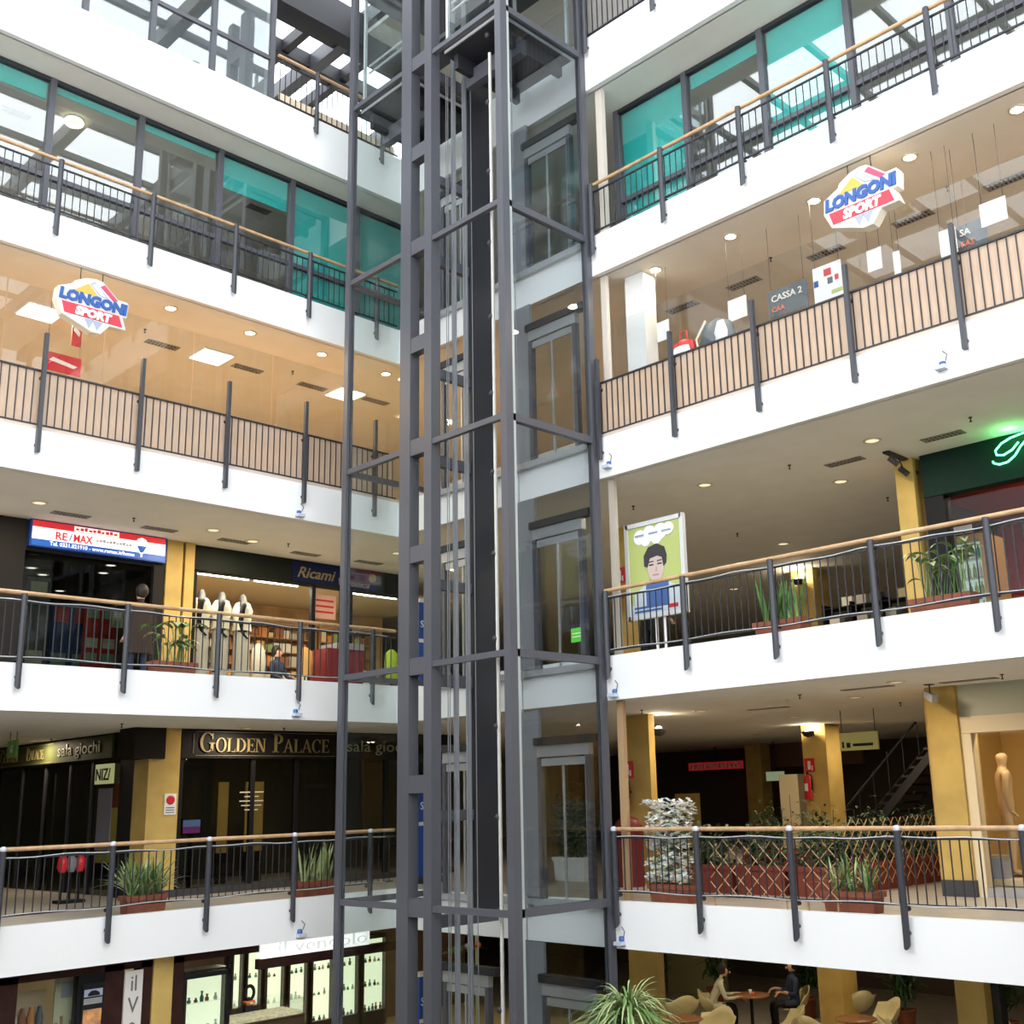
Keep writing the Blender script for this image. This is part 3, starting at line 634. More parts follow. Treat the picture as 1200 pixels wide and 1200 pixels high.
# ------------------------------------------------------------------ people and mannequins
def body_mesh(J, E, name, mats, fn):
    names = list(J); me = bpy.data.meshes.new(name)
    me.from_pydata([J[n][:3] for n in names], [(names.index(a), names.index(b)) for a, b in E], []); o = bpy.data.objects.new('tmp', me); C.objects.link(o)
    md = o.modifiers.new('s', 'SKIN'); md.use_smooth_shade = True
    for i, n in enumerate(names):
        rr = J[n][3]; rr = rr if isinstance(rr, tuple) else (rr, rr)
        me.skin_vertices[0].data[i].radius = rr; me.skin_vertices[0].data[i].use_root = (i == 0)
    sb = o.modifiers.new('u', 'SUBSURF'); sb.levels = 1; sb.render_levels = 1
    dg = bpy.context.evaluated_depsgraph_get(); dg.update()
    out = bpy.data.meshes.new_from_object(o.evaluated_get(dg)); bpy.data.objects.remove(o)
    out.materials.clear()
    for m in mats: out.materials.append(m)
    for p in out.polygons: p.material_index = fn(p.center); p.use_smooth = True
    return out
def human(sit=False, armf=0.15, lean=0.0, bend=0.5, sp=1.0):
    hz = 0.95 if not sit else 0.5
    J = {'pelvis': (0, 0, hz, (0.15, 0.11)), 'belly': (0, 0.03*lean, hz+0.16, (0.135, 0.10)), 'chest': (0, -0.15*lean, hz+0.36, (0.155, 0.11)), 'neck': (0, -0.2*lean, hz+0.50, 0.042), 'head': (0, -0.24*lean-0.015, hz+0.61, (0.082, 0.098)), 'crown': (0, -0.25*lean, hz+0.71, (0.075, 0.09))}
    E = [('pelvis', 'belly'), ('belly', 'chest'), ('chest', 'neck'), ('neck', 'head'), ('head', 'crown')]
    for s, d in ((-1, 'a'), (1, 'b')):
        if sit: J['hip'+d] = (s*0.1, 0, hz-0.03, 0.085); J['knee'+d] = (s*0.12, -0.42, hz-0.02, 0.06); J['ank'+d] = (s*0.12, -0.4, 0.08, 0.042); J['toe'+d] = (s*0.13, -0.56, 0.035, 0.035)
        else: J['hip'+d] = (s*0.1, 0, hz-0.08, 0.09); J['knee'+d] = (s*0.11, -0.02, 0.5, 0.062); J['ank'+d] = (s*0.11, 0.02, 0.08, 0.042); J['toe'+d] = (s*0.13, -0.14, 0.035, 0.035)
        c = J['chest']
        J['sho'+d] = (s*0.19, c[1], c[2]+0.07, 0.06); J['elb'+d] = (s*0.25*sp, c[1]-armf*0.6+0.03, c[2]-0.2, 0.045); J['wri'+d] = (s*0.22*sp, c[1]-armf*1.6-bend*0.1, c[2]-0.42+bend*0.25, 0.028)
        w = J['wri'+d]; J['pal'+d] = (w[0], w[1]-0.05, w[2]-0.05, (0.03, 0.016))
        E += [('pelvis', 'hip'+d), ('hip'+d, 'knee'+d), ('knee'+d, 'ank'+d), ('ank'+d, 'toe'+d), ('chest', 'sho'+d), ('sho'+d, 'elb'+d), ('elb'+d, 'wri'+d), ('wri'+d, 'pal'+d)]
        for q in range(4):
            J['fin%s%d' % (d, q)] = (w[0]+(q-1.5)*0.022, w[1]-0.10-0.01*(q in (1, 2)), w[2]-0.10, 0.009); E.append(('pal'+d, 'fin%s%d' % (d, q)))
        J['thu'+d] = (w[0]-s*0.05, w[1]-0.08, w[2]-0.04, 0.01); E.append(('wri'+d, 'thu'+d))
    return J, E, hz
def person(label, loc, rz, top, bottom, sit=False, scale=1.0, **kw):
    J, E, hz = human(sit, **kw)
    def fn(c):
        if c.z > hz+0.55: return 2
        if 'fin' in J: pass
        for d in 'ab':
            w = J['wri'+d]
            if (Vector(w[:3])-c).length < 0.15 and c.z < w[2] and abs(c.x) > 0.13 and c.z < w[2]+0.03: return 2
        if c.z < 0.1: return 3
        return 0 if c.z > hz-0.06 and (not sit or c.y > -0.2) or (abs(c.x) > 0.17 and c.z > hz) else 1
    t = thing('person', label, 'person', loc, rz=rz); t.scale = (scale,)*3
    link('body', body_mesh(J, E, 'body', [top, bottom, skin, black], fn), t)
    h = J['crown']; b = MB(); b.ball((h[0], h[1]+0.024, h[2]-0.02), 0.11, 12, 8, (0.92, 1.02, 1.15)); hm = b.build('hair', hair, t)
    for v in hm.data.vertices:
        if v.co.y < h[1]-0.03 and v.co.z < h[2]+0.03: v.co.y = h[1]-0.03
    MB().ball((0, h[1]-0.115, h[2]-0.09), 0.018, 6, 5, (0.8, 1.1, 1.5)).build('nose', skin, t)
    return t
def mannequin(label, loc, rz, base, dress=None, group=None, scale=1.0, headless=False, armf=0.0):
    J, E, hz = human(False, armf, 0, 0, 0.78)
    if headless:
        J.pop('head'); J.pop('crown'); E = [e for e in E if 'head' not in e and 'crown' not in e]; J['neck'] = (0, 0, hz+0.66, 0.05)
    t = thing('mannequin', label, 'mannequin', loc, rz=rz, group=group); t.scale = (scale,)*3
    link('body', body_mesh(J, E, 'mannequin_body', [base], lambda c: 0), t)
    MB().lathe([(0.18, 0), (0.18, 0.015), (0.02, 0.02)], 14).build('stand', steel_d, t)
    if dress:
        for nm, prof, m_ in dress: MB().lathe(prof, 16, sy=0.8).build(nm, m_, t)
    return t

# ------------------------------------------------------------------ second level, left: estate agency and embroidery shop
YS = 19.5
ag = struct('wall_agency', 'dark portal of the estate agency')
for a, b in ((6.55, 7.07), (9.36, 9.55)): bx('jamb', mat('charcoal_jamb', (0.02, 0.018, 0.017), 0.6, spec=0.15), ag, a, YS, 7.0, b, YS+0.3, 9.88)
bx('lintel', black, ag, 7.07, YS+0.02, 9.35, 9.36, YS+0.3, 9.88)
bx('pane', g_dark, ag, 7.07, YS+0.1, 7.0, 9.36, YS+0.115, 9.35)
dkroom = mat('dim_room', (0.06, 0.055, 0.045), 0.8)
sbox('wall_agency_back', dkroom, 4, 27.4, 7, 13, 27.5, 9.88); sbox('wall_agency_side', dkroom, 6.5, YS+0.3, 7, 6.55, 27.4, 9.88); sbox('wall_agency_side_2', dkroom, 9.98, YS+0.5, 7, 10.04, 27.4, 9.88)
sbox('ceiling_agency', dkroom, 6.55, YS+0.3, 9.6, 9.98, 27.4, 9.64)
sbox('wall_pier_white', white, 5.8, YS, 7, 6.5, YS+0.4, 9.88)
t = thing('shop_sign', 'red, white and blue estate agency lightbox with a balloon emblem', 'sign', (7.12, YS-0.1, 9.43), 'L')
bx('case', blue, t, -0.03, 0, -0.02, 2.41, 0.12, 0.45)
sgr = mat('lit_red', (0.7, 0.03, 0.04), 0.4, emit=0.5); sgw = mat('lit_white', (0.9, 0.9, 0.9), 0.4, emit=0.75); sgb = mat('lit_blue', (0.02, 0.12, 0.5), 0.4, emit=0.45)
bx('red_band', sgr, t, 0, -0.006, 0.32, 2.38, 0, 0.43); bx('white_band', sgw, t, 0, -0.006, 0.11, 2.38, 0, 0.32); bx('blue_band', sgb, t, 0, -0.006, 0.0, 2.38, 0, 0.11)
text('lettering', 'RE', 0.19, sgr, t, (0.38, -0.012, 0.14), 0.004, bold=0.003); text('lettering', '/', 0.19, sgb, t, (0.62, -0.012, 0.14), 0.004); text('lettering', 'MAX', 0.19, sgr, t, (0.70, -0.012, 0.14), 0.004, width=0.33, bold=0.003)
[bx('print', mat('pale_grey_print', (0.6, 0.6, 0.64), 0.5), t, 1.1+0.06*q, -0.009, 0.2, 1.1+0.06*q+0.04, -0.006, 0.225+0.012*(q % 3)) for q in range(11)]
bx('white_band', sgw, t, 0.7, -0.010, 0.325, 1.5, -0.006, 0.42)
[bx('print', sgr, t, 0.73+0.075*q, -0.013, 0.35, 0.73+0.075*q+0.05+0.01*(q % 2), -0.010, 0.385+0.012*(q % 3)) for q in range(10)]
text('lettering', 'Tel. 0331.821910 - www.remax.it/home', 0.095, sgw, t, (0.3, -0.012, 0.025), 0.003, width=1.5, bold=0.002)
bl = MB().lathe([(0.001, 0), (0.03, 0.01), (0.10, 0.12), (0.115, 0.2), (0.08, 0.28), (0.001, 0.31)], 14, (1.93, -0.006, 0.08), sy=0.1).build('balloon', sgw, t)
MB().lathe([(0.001, 0), (0.03, 0.01), (0.085, 0.11), (0.09, 0.12), (0.001, 0.12)], 14, (1.93, -0.012, 0.11), sy=0.1).build('balloon_lower', sgb, bl)
bx('basket', sgw, bl, 1.915, -0.02, 0.03, 1.945, -0.008, 0.07)
for x, y in ((42, 648), (130, 662), (50, 673), (70, 692), (37, 665), (121, 671)):
    downlight(PZ(x, y, 9.6), 'small round ceiling lamp inside the dark estate agency', 'estate agency ceiling lamps', 0.09, mat('agency_lens', (1, 0.95, 0.85), 0.4, emit=4), 1.5)
def board(name, label, loc, w, h, base, cells, cm, nx, nz):
    t = thing(name, label, 'board', loc, 'L'); bx('panel', base, t, -w/2, 0, 0, w/2, 0.04, h)
    for i in range(nx):
        for j in range(nz): bx('card', cells[(i*3+j) % len(cells)], t, -w/2+w*(i+0.15)/nx, -0.01, h*(j+0.15)/nz, -w/2+w*(i+0.85)/nx, 0, h*(j+0.8)/nz)
    return t
pc = [mat('card_pale', (0.55, 0.55, 0.45), 0.5), mat('card_red', (0.5, 0.05, 0.04), 0.5), mat('card_green', (0.2, 0.35, 0.25), 0.5)]
board('listing_board', 'red listing board with rows of property cards in the agency window', (PY(118, 740, 20.0).x, 20.0, 7.0), 0.62, 1.6, mat('board_red', (0.42, 0.03, 0.025), 0.5), pc, None, 2, 6)
board('listing_board', 'blue listing board beside the red one in the agency window', (PY(83, 735, 20.3).x, 20.3, 7.0), 0.75, 1.65, mat('board_blue', (0.02, 0.06, 0.2), 0.5), pc[1:]+[MATS['board_blue']], None, 2, 4)
board('listing_board', 'narrow dark listing board by the agency door jamb', (PY(42, 735, 20.0).x, 20.0, 7.0), 0.4, 2.0, dk, [dk, pc[0], dk], None, 1, 5)
board('notice_panel', 'small pale notice panel hanging in the agency window', (PY(145, 695, 19.75).x, 19.75, 8.2), 0.34, 0.3, pc[0], [pc[2], swhite], None, 2, 2)
for c0, c1 in ((193, 212), (215, 226)):
    a = PY(c0, 690, YS).x; b = PY(c1, 690, YS).x
    sbox('trim_%d' % (c0), ochre, a, YS-0.02, 7.0, b, YS+0.5, 9.88)
rs = struct('wall_embroidery', 'dark framed shopfront of the embroidery shop', (0, 19.6, 0))
bx('fascia', mat('black_green', (0.012, 0.016, 0.012), 0.6, spec=0.15), rs, 10.16, -0.05, 9.41, 15.5, 0.25, 9.88)
bx('fascia_panel', mat('deep_blue', (0.008, 0.015, 0.07), 0.6, spec=0.15), rs, 12.3, -0.06, 9.43, 14.35, -0.05, 9.86)
for x in (10.18, 12.82, 13.55, 13.74, 15.4): bx('mullion', black, rs, x, 0, 7.0, x+0.09, 0.1, 9.41)
bx('sill', black, rs, 10.2, 0, 7.0, 12.85, 0.1, 7.18); bx('sill', black, rs, 13.8, 0, 7.0, 15.4, 0.1, 7.18)
for a, b in ((10.27, 12.82), (13.83, 15.4)): bx('pane', g_low, rs, a, 0.04, 7.18, b, 0.052, 9.41)
t = thing('shop_sign', 'gold script lettering on a deep blue shop fascia', 'sign', (12.42, 19.54, 9.47), 'L')
text('lettering', 'Ricami', 0.31, gold, t, (0, -0.01, 0.06), 0.008, 0.35, width=0.92, bold=0.004)
text('lettering', 'Veronica', 0.21, gold, t, (1.0, -0.01, 0.0), 0.008, 0.35, width=0.78)
MB().lathe([(0.001, 0), (0.09, 0), (0.1, 0.01), (0.001, 0.012)], 16).build('round_emblem', gold, t)
e = t.children[-1]; e.location = (1.86, -0.005, 0.24); e.rotation_euler = (PI/2, 0, 0)
warmw = mat('warm_shelf_wall', (0.62, 0.40, 0.18), 0.7, noise=0.2, nscale=3)
sbox('wall_embroidery_back', warmw, 10.1, 22.8, 7, 17, 22.9, 9.88); sbox('wall_embroidery_side', warmw, 10.05, 19.9, 7, 10.1, 22.9, 9.88)
sbox('ceiling_embroidery', cream, 10.1, 19.86, 9.5, 17, 22.8, 9.54)
for x0, x1 in ((10.35, 11.6), (11.7, 12.75), (13.95, 15.3)):
    t = thing('tube_light', 'long fluorescent tube light behind the embroidery shop window', 'light', ((x0+x1)/2, 20.0, 9.44), 'L', 'embroidery shop tube lights'); w = (x1-x0)/2
    bx('housing', swhite, t, -w, -0.06, 0.03, w, 0.06, 0.06); MB().tube([(-w+0.02, 0, 0), (w-0.02, 0, 0)], 0.028, 8).build('tube', lens_w, t)
    l = lamp('glow', (0, 0, -0.05), 2*w, 60, (1, 0.88, 0.64), t, 'RECTANGLE'); l.data.size_y = 0.08
shelf_m = mat('shelf_wood', (0.45, 0.26, 0.10), 0.5)
goods = [mat('good_%d' % i, c, 0.7) for i, c in enumerate(((0.65, 0.25, 0.06), (0.75, 0.62, 0.35), (0.55, 0.5, 0.42), (0.35, 0.12, 0.05), (0.7, 0.4, 0.12), (0.3, 0.4, 0.15), (0.8, 0.76, 0.65)))]
for si, (x0, x1) in enumerate(((11.1, 12.9), (13.0, 14.8), (14.9, 16.4))):
    t = thing('shelf_unit', 'wooden wall shelving filled with folded fabrics in the embroidery shop', 'shelf', (x0, 22.4, 7.0), 'L', 'embroidery shop shelving'); w = x1-x0
    for x in (0, w-0.03): bx('side_panel', shelf_m, t, x, 0, 0, x+0.03, 0.38, 2.1)
    for j in range(7): bx('shelf', shelf_m, t, 0.03, 0, 0.1+j*0.32, w-0.03, 0.38, 0.12+j*0.32)
    for j in range(6):
        x = x0+0.06
        while x < x1-0.30:
            w2 = rnd.uniform(0.12, 0.24); o = bx('fabric_bundle', rnd.choice(goods), None, -w2/2, -0.14, 0, w2/2, 0.14, rnd.uniform(0.1, 0.24)); o.location = (x+w2/2, 22.58, 7.122+j*0.32)
            tag(o, 'folded fabric bundle on the embroidery shop shelving', 'fabric', 'fabric bundles on the shelving'); x += w2+0.03
vest = mat('cream_vest', (0.62, 0.60, 0.46), 0.8); vest2 = mat('grey_skirt', (0.45, 0.44, 0.38), 0.8)
for px_, mlb in ((234, 'black headless mannequin in a cream top standing closest to the ochre column'), (258, 'black headless mannequin in a cream top standing between two others'), (283, 'black headless mannequin in a cream top standing closest to the shop door')):
    p = PY(px_, 745, 20.1)
    mannequin(mlb, (p.x, 20.1, 7.3), 1.1, black, [('top', [(0.055, 1.46), (0.15, 1.42), (0.215, 1.3), (0.18, 1.1), (0.205, 0.94)], vest), ('skirt', [(0.13, 1.0), (0.175, 0.88), (0.18, 0.5), (0.19, 0.06)], vest2)], 'mannequins of the embroidery shop', 1.16, True)
t = thing('window_platform', 'low pale platform carrying mannequins in the embroidery window', 'platform', (10.3, 19.75, 7.0), 'L'); bx('top', cream, t, 0, 0, 0.25, 2.45, 0.75, 0.3); bx('skirt', shelf_m, t, 0.02, 0.02, 0, 2.43, 0.73, 0.25)
p = PY(395, 770, 18.9); t = thing('maroon_cabinet', 'tall maroon cabinet with a grey top outside the embroidery shop', 'cabinet', (p.x, 18.9, 7.0), 'L')
bx('body', maroon, t, -0.43, -0.3, 0.03, 0.43, 0.3, 0.98); bx('top', mat('grey_top', (0.22, 0.22, 0.24), 0.5), t, -0.2, -0.32, 0.98, 0.45, 0.32, 1.1); bx('plinth', black, t, -0.4, -0.27, 0, 0.4, 0.27, 0.03); bx('seam', black, t, 0.05, -0.305, 0.05, 0.06, -0.3, 0.96)
def rack(label, px_, Y, m_, h=0.55, z=7.45):
    p = PY(px_, 760, Y); t = thing('clothes_stand', label, 'clothes stand', (p.x, Y, 7.0), 'L')
    MB().tube([(0, 0, 0), (0, 0, z-7.0+h)], 0.015, 6).build('pole', steel_d, t); MB().lathe([(0.16, 0), (0.16, 0.02), (0.02, 0.03)], 12).build('base', steel_d, t)
    MB().lathe([(0.16, z-7.0), (0.17, z-7+h*0.5), (0.15, z-7+h*0.85), (0.05, z-7+h)], 12, sy=0.6).build('garment', m_, t)
rack('orange yellow garment on a stand before the embroidery shop', 358, 18.95, goods[4]); rack('lime green garment on a stand by the lift', 459, 18.9, mat('lime_cloth', (0.35, 0.5, 0.05), 0.8), 0.6, 7.5)
rack('pale grey garment on a stand behind the embroidery window', 303, 20.9, vest2, 0.9, 7.4)
rack('cream garment on a low stand by the maroon cabinet', 425, 19.0, goods[6], 0.5, 7.15)
for px_, lb in ((267, 'small green plant on the floor between the mannequins'), (302, 'small green plant on the floor of the embroidery window'), (446, 'small leafy plant on the floor under the lime garment')):
    p = PY(px_, 780, 18.6); r_ = random.Random(px_); t = thing('potted_plant', lb, 'plant', (p.x, 18.6, 7.0), 'L')
    MB().lathe([(0.08, 0), (0.11, 0.16), (0.12, 0.17), (0.1, 0.17), (0.001, 0.15)], 12).build('pot', terracotta, t); b = MB()
    for i in range(40): leaf(b, (0, 0, 0.16), r_.uniform(0, 6.3), 0.28, 0.06, r_.uniform(.2, 1.3), .5, 3)
    b.build('foliage', mat('fresh_green', (0.12, 0.42, 0.06), 0.5), t)['kind'] = 'stuff'
t = thing('wall_poster', 'pale poster with red print on the embroidery shop door', 'poster', (13.2, 19.7, 8.75), 'L')
bx('sheet', mat('pink_sheet', (0.75, 0.42, 0.32), 0.6), t, -0.28, 0, 0, 0.28, 0.01, 0.5)
for i in range(3): bx('print', red, t, -0.22, -0.003, 0.12+0.12*i, 0.22, 0, 0.16+0.12*i)
person('person in a taupe coat seen from behind at the estate agency window', (PY(163, 740, 18.9).x, 18.9, 7.0), PI, coat, navy, scale=1.06, armf=0.02, bend=0)
MB().lathe([(0.09, 1.45), (0.2, 1.37), (0.225, 1.1), (0.215, 0.8), (0.24, 0.6)], 16, sy=0.68).build('coat', coat, bpy.data.objects['person'])
person('dark haired person seated inside the embroidery shop', (PY(325, 765, 20.9).x, 20.9, 7.0), 0.4, navy, navy, True)

# ------------------------------------------------------------------ first level, left: arcade
def serif(s_, x, z, h, m, parent, y, adv=1.0, big=None):
    """roman capitals built from stems, hairlines, bowls and serifs; returns the end position"""
    for i, ch in enumerate(s_):
        H = big if (big and i == 0) else h; b = MB(); T = 0.17*H; t_ = 0.06*H; y0, y1 = y-0.012, y
        def q(*p): b.prism([(x+a*H, z+c*H) for a, c in p], y0, y1)
        def st(a, c0=0, c1=1, w=0.17): q((a, c0), (a+w, c0), (a+w, c1), (a, c1))
        def sf(a, c, w=0.3): q((a-w/2, c), (a+w/2, c), (a+w/2, c+0.05), (a-w/2, c+0.05))
        def bowl(cx, cz, rx, rz, a0, a1, wx=0.16, wz=0.05, n=18):
            for k in range(n):
                u, v = a0+(a1-a0)*k/n, a0+(a1-a0)*(k+1)/n
                q((cx+rx*math.cos(u), cz+rz*math.sin(u)), (cx+rx*math.cos(v), cz+rz*math.sin(v)), (cx+(rx-wx)*math.cos(v), cz+(rz-wz)*math.sin(v)), (cx+(rx-wx)*math.cos(u), cz+(rz-wz)*math.sin(u)))
        w = 0.8
        if ch == 'O': bowl(0.43, 0.5, 0.42, 0.52, 0, 2*PI); w = 0.86
        elif ch in 'CG':
            bowl(0.44, 0.5, 0.43, 0.52, 0.75, 2*PI-0.75); st(0.70, 0.68, 0.98, 0.06); w = 0.84
            if ch == 'G': st(0.62, 0.06, 0.45, 0.16); sf(0.7, 0.43, 0.36); w = 0.9
        elif ch == 'L': st(0.1); sf(0.18, 0, 0.34); sf(0.18, 0.95, 0.34); q((0.2, 0), (0.66, 0), (0.7, 0.28), (0.63, 0.05), (0.2, 0.05)); w = 0.7
        elif ch == 'E': st(0.1); sf(0.18, 0, 0.3); sf(0.18, 0.95, 0.3); q((0.2, 0), (0.66, 0), (0.69, 0.26), (0.62, 0.06), (0.2, 0.06)); q((0.2, 1), (0.63, 1), (0.65, 0.76), (0.59, 0.94), (0.2, 0.94)); q((0.2, 0.48), (0.5, 0.48), (0.5, 0.54), (0.2, 0.54)); st(0.48, 0.4, 0.62, 0.05); w = 0.72
        elif ch == 'D': st(0.1); sf(0.18, 0, 0.3); sf(0.18, 0.95, 0.3); bowl(0.3, 0.5, 0.52, 0.5, -PI/2, PI/2); w = 0.86
        elif ch == 'P': st(0.1); sf(0.18, 0, 0.36); sf(0.18, 0.95, 0.3); bowl(0.27, 0.73, 0.36, 0.27, -PI/2, PI/2); w = 0.66
        elif ch == 'N': st(0.1, 0, 1, 0.06); st(0.72, 0, 1, 0.06); q((0.1, 1), (0.28, 1), (0.78, 0), (0.66, 0)); sf(0.13, 0, 0.26); sf(0.12, 0.95, 0.26); sf(0.75, 0.95, 0.26); w = 0.9
        elif ch == 'A': q((0.08, 0), (0.14, 0), (0.43, 0.9), (0.4, 1.0)); q((0.38, 1.0), (0.46, 1.0), (0.84, 0), (0.65, 0)); q((0.22, 0.32), (0.66, 0.32), (0.66, 0.37), (0.22, 0.37)); sf(0.11, 0, 0.24); sf(0.75, 0, 0.3); w = 0.88
        elif ch == ' ': x += 0.4*H*adv; continue
        b.build('letter', m, parent); x += w*H*adv
    return x
YG = 19.3
gp = struct('wall_arcade', 'dark glass front of the amusement arcade', (0, YG, 0))
bx('fascia', black, gp, 9.95, -0.04, 5.88, 16.5, 0.2, 6.40)
bx('plinth', mat('dark_plinth', (0.05, 0.05, 0.055), 0.5), gp, 9.95, 0, 3.5, 16.5, 0.2, 3.62)
for x in (9.95, 11.4, 12.35, 13.3, 14.5, 15.7): bx('mullion', black, gp, x, 0, 3.62, x+0.08, 0.1, 5.88)
for a, b in ((10.03, 11.4), (11.48, 12.35), (12.43, 13.3), (13.38, 14.5), (14.58, 15.7)): bx('pane', g_dark, gp, a, 0.04, 3.62, b, 0.052, 5.88)
t = thing('shop_sign', 'large gold capital letters inside a thin outline on the black arcade fascia', 'sign', (10.17, YG-0.05, 5.92), 'L')
serif('GOLDEN', 0.12, 0.07, 0.255, gold, t, -0.004, 1.02, 0.345); serif('PALACE', 1.63, 0.07, 0.255, gold, t, -0.004, 1.02, 0.345)
for a in ((0.05, 0.0, 0, 3.05, 0.008), (0.05, 0, 0.43, 3.05, 0.438), (0.0, 0, 0.04, 0.008, 0.4), (3.09, 0, 0.04, 3.098, 0.4)): bx('outline', gold, t, a[0], -0.008, a[2], a[3], 0, a[4])
t = thing('shop_sign', 'plain pale lettering sala giochi on the black arcade fascia behind the lift post', 'sign', (13.45, YG-0.05, 5.97), 'L')
text('lettering', 'sala giochi', 0.32, mat('dull_letters', (0.35, 0.34, 0.24), 0.4), t, (0.05, -0.01, 0.05), 0.008, width=1.65)
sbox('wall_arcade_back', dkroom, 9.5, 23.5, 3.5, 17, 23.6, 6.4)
for px0, px1, lb in ((256, 268, 'narrow ochre lit panel inside the arcade'), (288, 309, 'wide ochre lit panel inside the arcade')):
    a = PY(px0, 930, 21.5).x; b = PY(px1, 930, 21.5).x; t = thing('arcade_panel', lb, 'panel', ((a+b)/2, 21.5, 3.5), 'L')
    bx('panel', ochre, t, -(b-a)/2, 0, 0.6, (b-a)/2, 0.03, 2.0); bx('leg', black, t, -(b-a)/2, 0, 0, (b-a)/2, 0.03, 0.6)
t = thing('screen', 'small glowing violet and blue screen inside the arcade window', 'screen', (PY(225, 958, 19.9).x, 19.9, 4.55), 'L')
bx('case', black, t, -0.19, 0, -0.02, 0.19, 0.06, 0.26); bx('stand', black, t, -0.03, 0.0, -1.05, 0.03, 0.05, -0.02)
bx('display', mat('screen_blue', (0.2, 0.3, 0.6), 0.4, emit=0.6), t, -0.17, -0.006, 0.12, 0.17, 0, 0.24); bx('display', mat('screen_violet', (0.3, 0.06, 0.3), 0.4, emit=0.6), t, -0.17, -0.006, 0.0, 0.17, 0, 0.12)
t = thing('window_notice', 'white printed notice on the arcade glass', 'notice', (PY(296, 927, YG).x, YG+0.03, 5.25), 'L')
for i, w in enumerate((0.5, 0.3, 0.5, 0.42, 0.28)): bx('print', mat('print_grey', (0.55, 0.52, 0.45), 0.5), t, -w/2, -0.004, -0.08*i, w/2, 0.0, -0.08*i+0.02)
sbox('trim_40', ochre, 9.35, YG-0.05, 3.62, 9.93, YG+0.5, 6.4); sbox('baseboard_left', MATS['dark_plinth'], 9.33, YG-0.08, 3.5, 9.94, YG+0.5, 3.63)
sbox('wall_arcade_block', mat('dark_bulkhead', (0.018, 0.014, 0.012), 0.6, spec=0.15), 9.05, YG-0.1, 5.86, 9.62, YG+0.5, 6.4)
ra = struct('wall_arcade_return', 'dark glass side front of the arcade along the passage', (9.4, 0, 0))
bx('pier', black, ra, -0.05, YG+0.5, 3.5, 0.1, 20.35, 6.4)
bx('fascia', mat('olive_black', (0.02, 0.024, 0.012), 0.6, spec=0.15), ra, 0, 20.35, 5.9, 0.2, 28, 6.4)
for y in (20.35, 21.6, 22.6, 23.8, 25.0, 26.4): bx('mullion', steel_d, ra, 0, y, 3.5, 0.08, y+0.08, 5.9)
bx('pane', g_dark, ra, 0.03, 20.4, 3.5, 0.042, 28, 5.9)
t = thing('shop_sign', 'olive sign board with gold capitals and sala giochi along the passage', 'sign', (9.38, 26.3, 5.95), 'R')
bx('board', mat('olive_sign', (0.06, 0.07, 0.025), 0.6, spec=0.15), t, 0, -0.05, 0, 5.6, 0, 0.42)
serif('GOLDEN', 0.2, 0.1, 0.2, gold, t, -0.055, 0.9, 0.27); serif('PALACE', 1.6, 0.1, 0.2, gold, t, -0.055, 0.9, 0.27); text('lettering', 'sala giochi', 0.33, MATS['dull_letters'], t, (3.2, -0.06, 0.12), 0.006, width=1.9)
for a in ((0.1, 0.02, 2.95, 0.03), (0.1, 0.38, 2.95, 0.39)): bx('outline', gold, t, a[0], -0.056, a[1], a[2], -0.05, a[3])
t = thing('lit_sign', 'small glowing yellow green sign with black letters beside the arcade pier', 'sign', (9.36, 20.95, 5.48), 'R')
bx('box', mat('lit_lime', (0.6, 0.65, 0.3), 0.4, emit=0.35), t, -0.35, -0.05, 0, 0.35, 0, 0.36); text('lettering', 'NIZ/', 0.3, black, t, (-0.3, -0.056, 0.07), 0.004, width=0.6, bold=0.004)
t = thing('poster', 'dim grey poster under the glowing yellow green sign', 'poster', (9.36, 20.9, 4.3), 'R'); bx('sheet', mat('dim_sheet', (0.18, 0.18, 0.22), 0.5), t, -0.28, -0.02, 0, 0.28, 0, 1.1)
sbox('wall_passage_far', mat('pale_green_wall', (0.45, 0.47, 0.38), 0.6), 4, 29.5, 3.5, 9.4, 29.6, 6.4)
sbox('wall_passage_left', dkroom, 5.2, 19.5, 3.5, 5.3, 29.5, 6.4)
t = thing('exit_sign', 'green hanging exit sign under the ceiling before the arcade', 'sign', (PY(17, 853, 21).x, 21, 5.95), 'L')
bx('panel', mat('exit_green', (0.08, 0.2, 0.03), 0.5, emit=0.12), t, -0.02, -0.2, 0, 0.02, 0.2, 0.3); bx('pictogram', swhite, t, -0.024, -0.06, 0.08, -0.02, 0.06, 0.22)
for y in (-0.15, 0.15): MB().tube([(0, y, 0.3), (0, y, 0.45)], 0.006, 5).build('hanger', steel_d, t)
t = thing('gilded_figure', 'tall gilded lantern shaped cabinet glowing inside the arcade', 'cabinet', (10.4, 22.7, 3.5), 'R')
b = MB(); b.box(-0.25, -0.25, 0.5, 0.25, 0.25, 1.55); b.build('case', mat('gilt_glow', (0.4, 0.3, 0.06), 0.4, emit=0.25), t); MB().lathe([(0.36, 1.55), (0.18, 1.75), (0.03, 2.05)], 4).build('roof', mat('gilt_red', (0.35, 0.08, 0.04), 0.4, emit=0.1), t); bx('base', black, t, -0.25, -0.25, 0, 0.25, 0.25, 0.5)
t = thing('no_smoking_sign', 'small white prohibition notice on the ochre column by the arcade', 'notice', (PY(198, 935, YG).x, YG-0.055, 4.9), 'L')
bx('plate', swhite, t, -0.11, -0.008, 0, 0.11, 0, 0.36); MB().lathe([(0.055, 0), (0.08, 0), (0.08, 0.006), (0.055, 0.006)], 18).build('ring', red, t); e = t.children[-1]; e.location = (0, -0.008, 0.25); e.rotation_euler = (PI/2, 0, 0)
bx('bar', red, t, -0.05, -0.015, 0.242, 0.05, -0.009, 0.258)
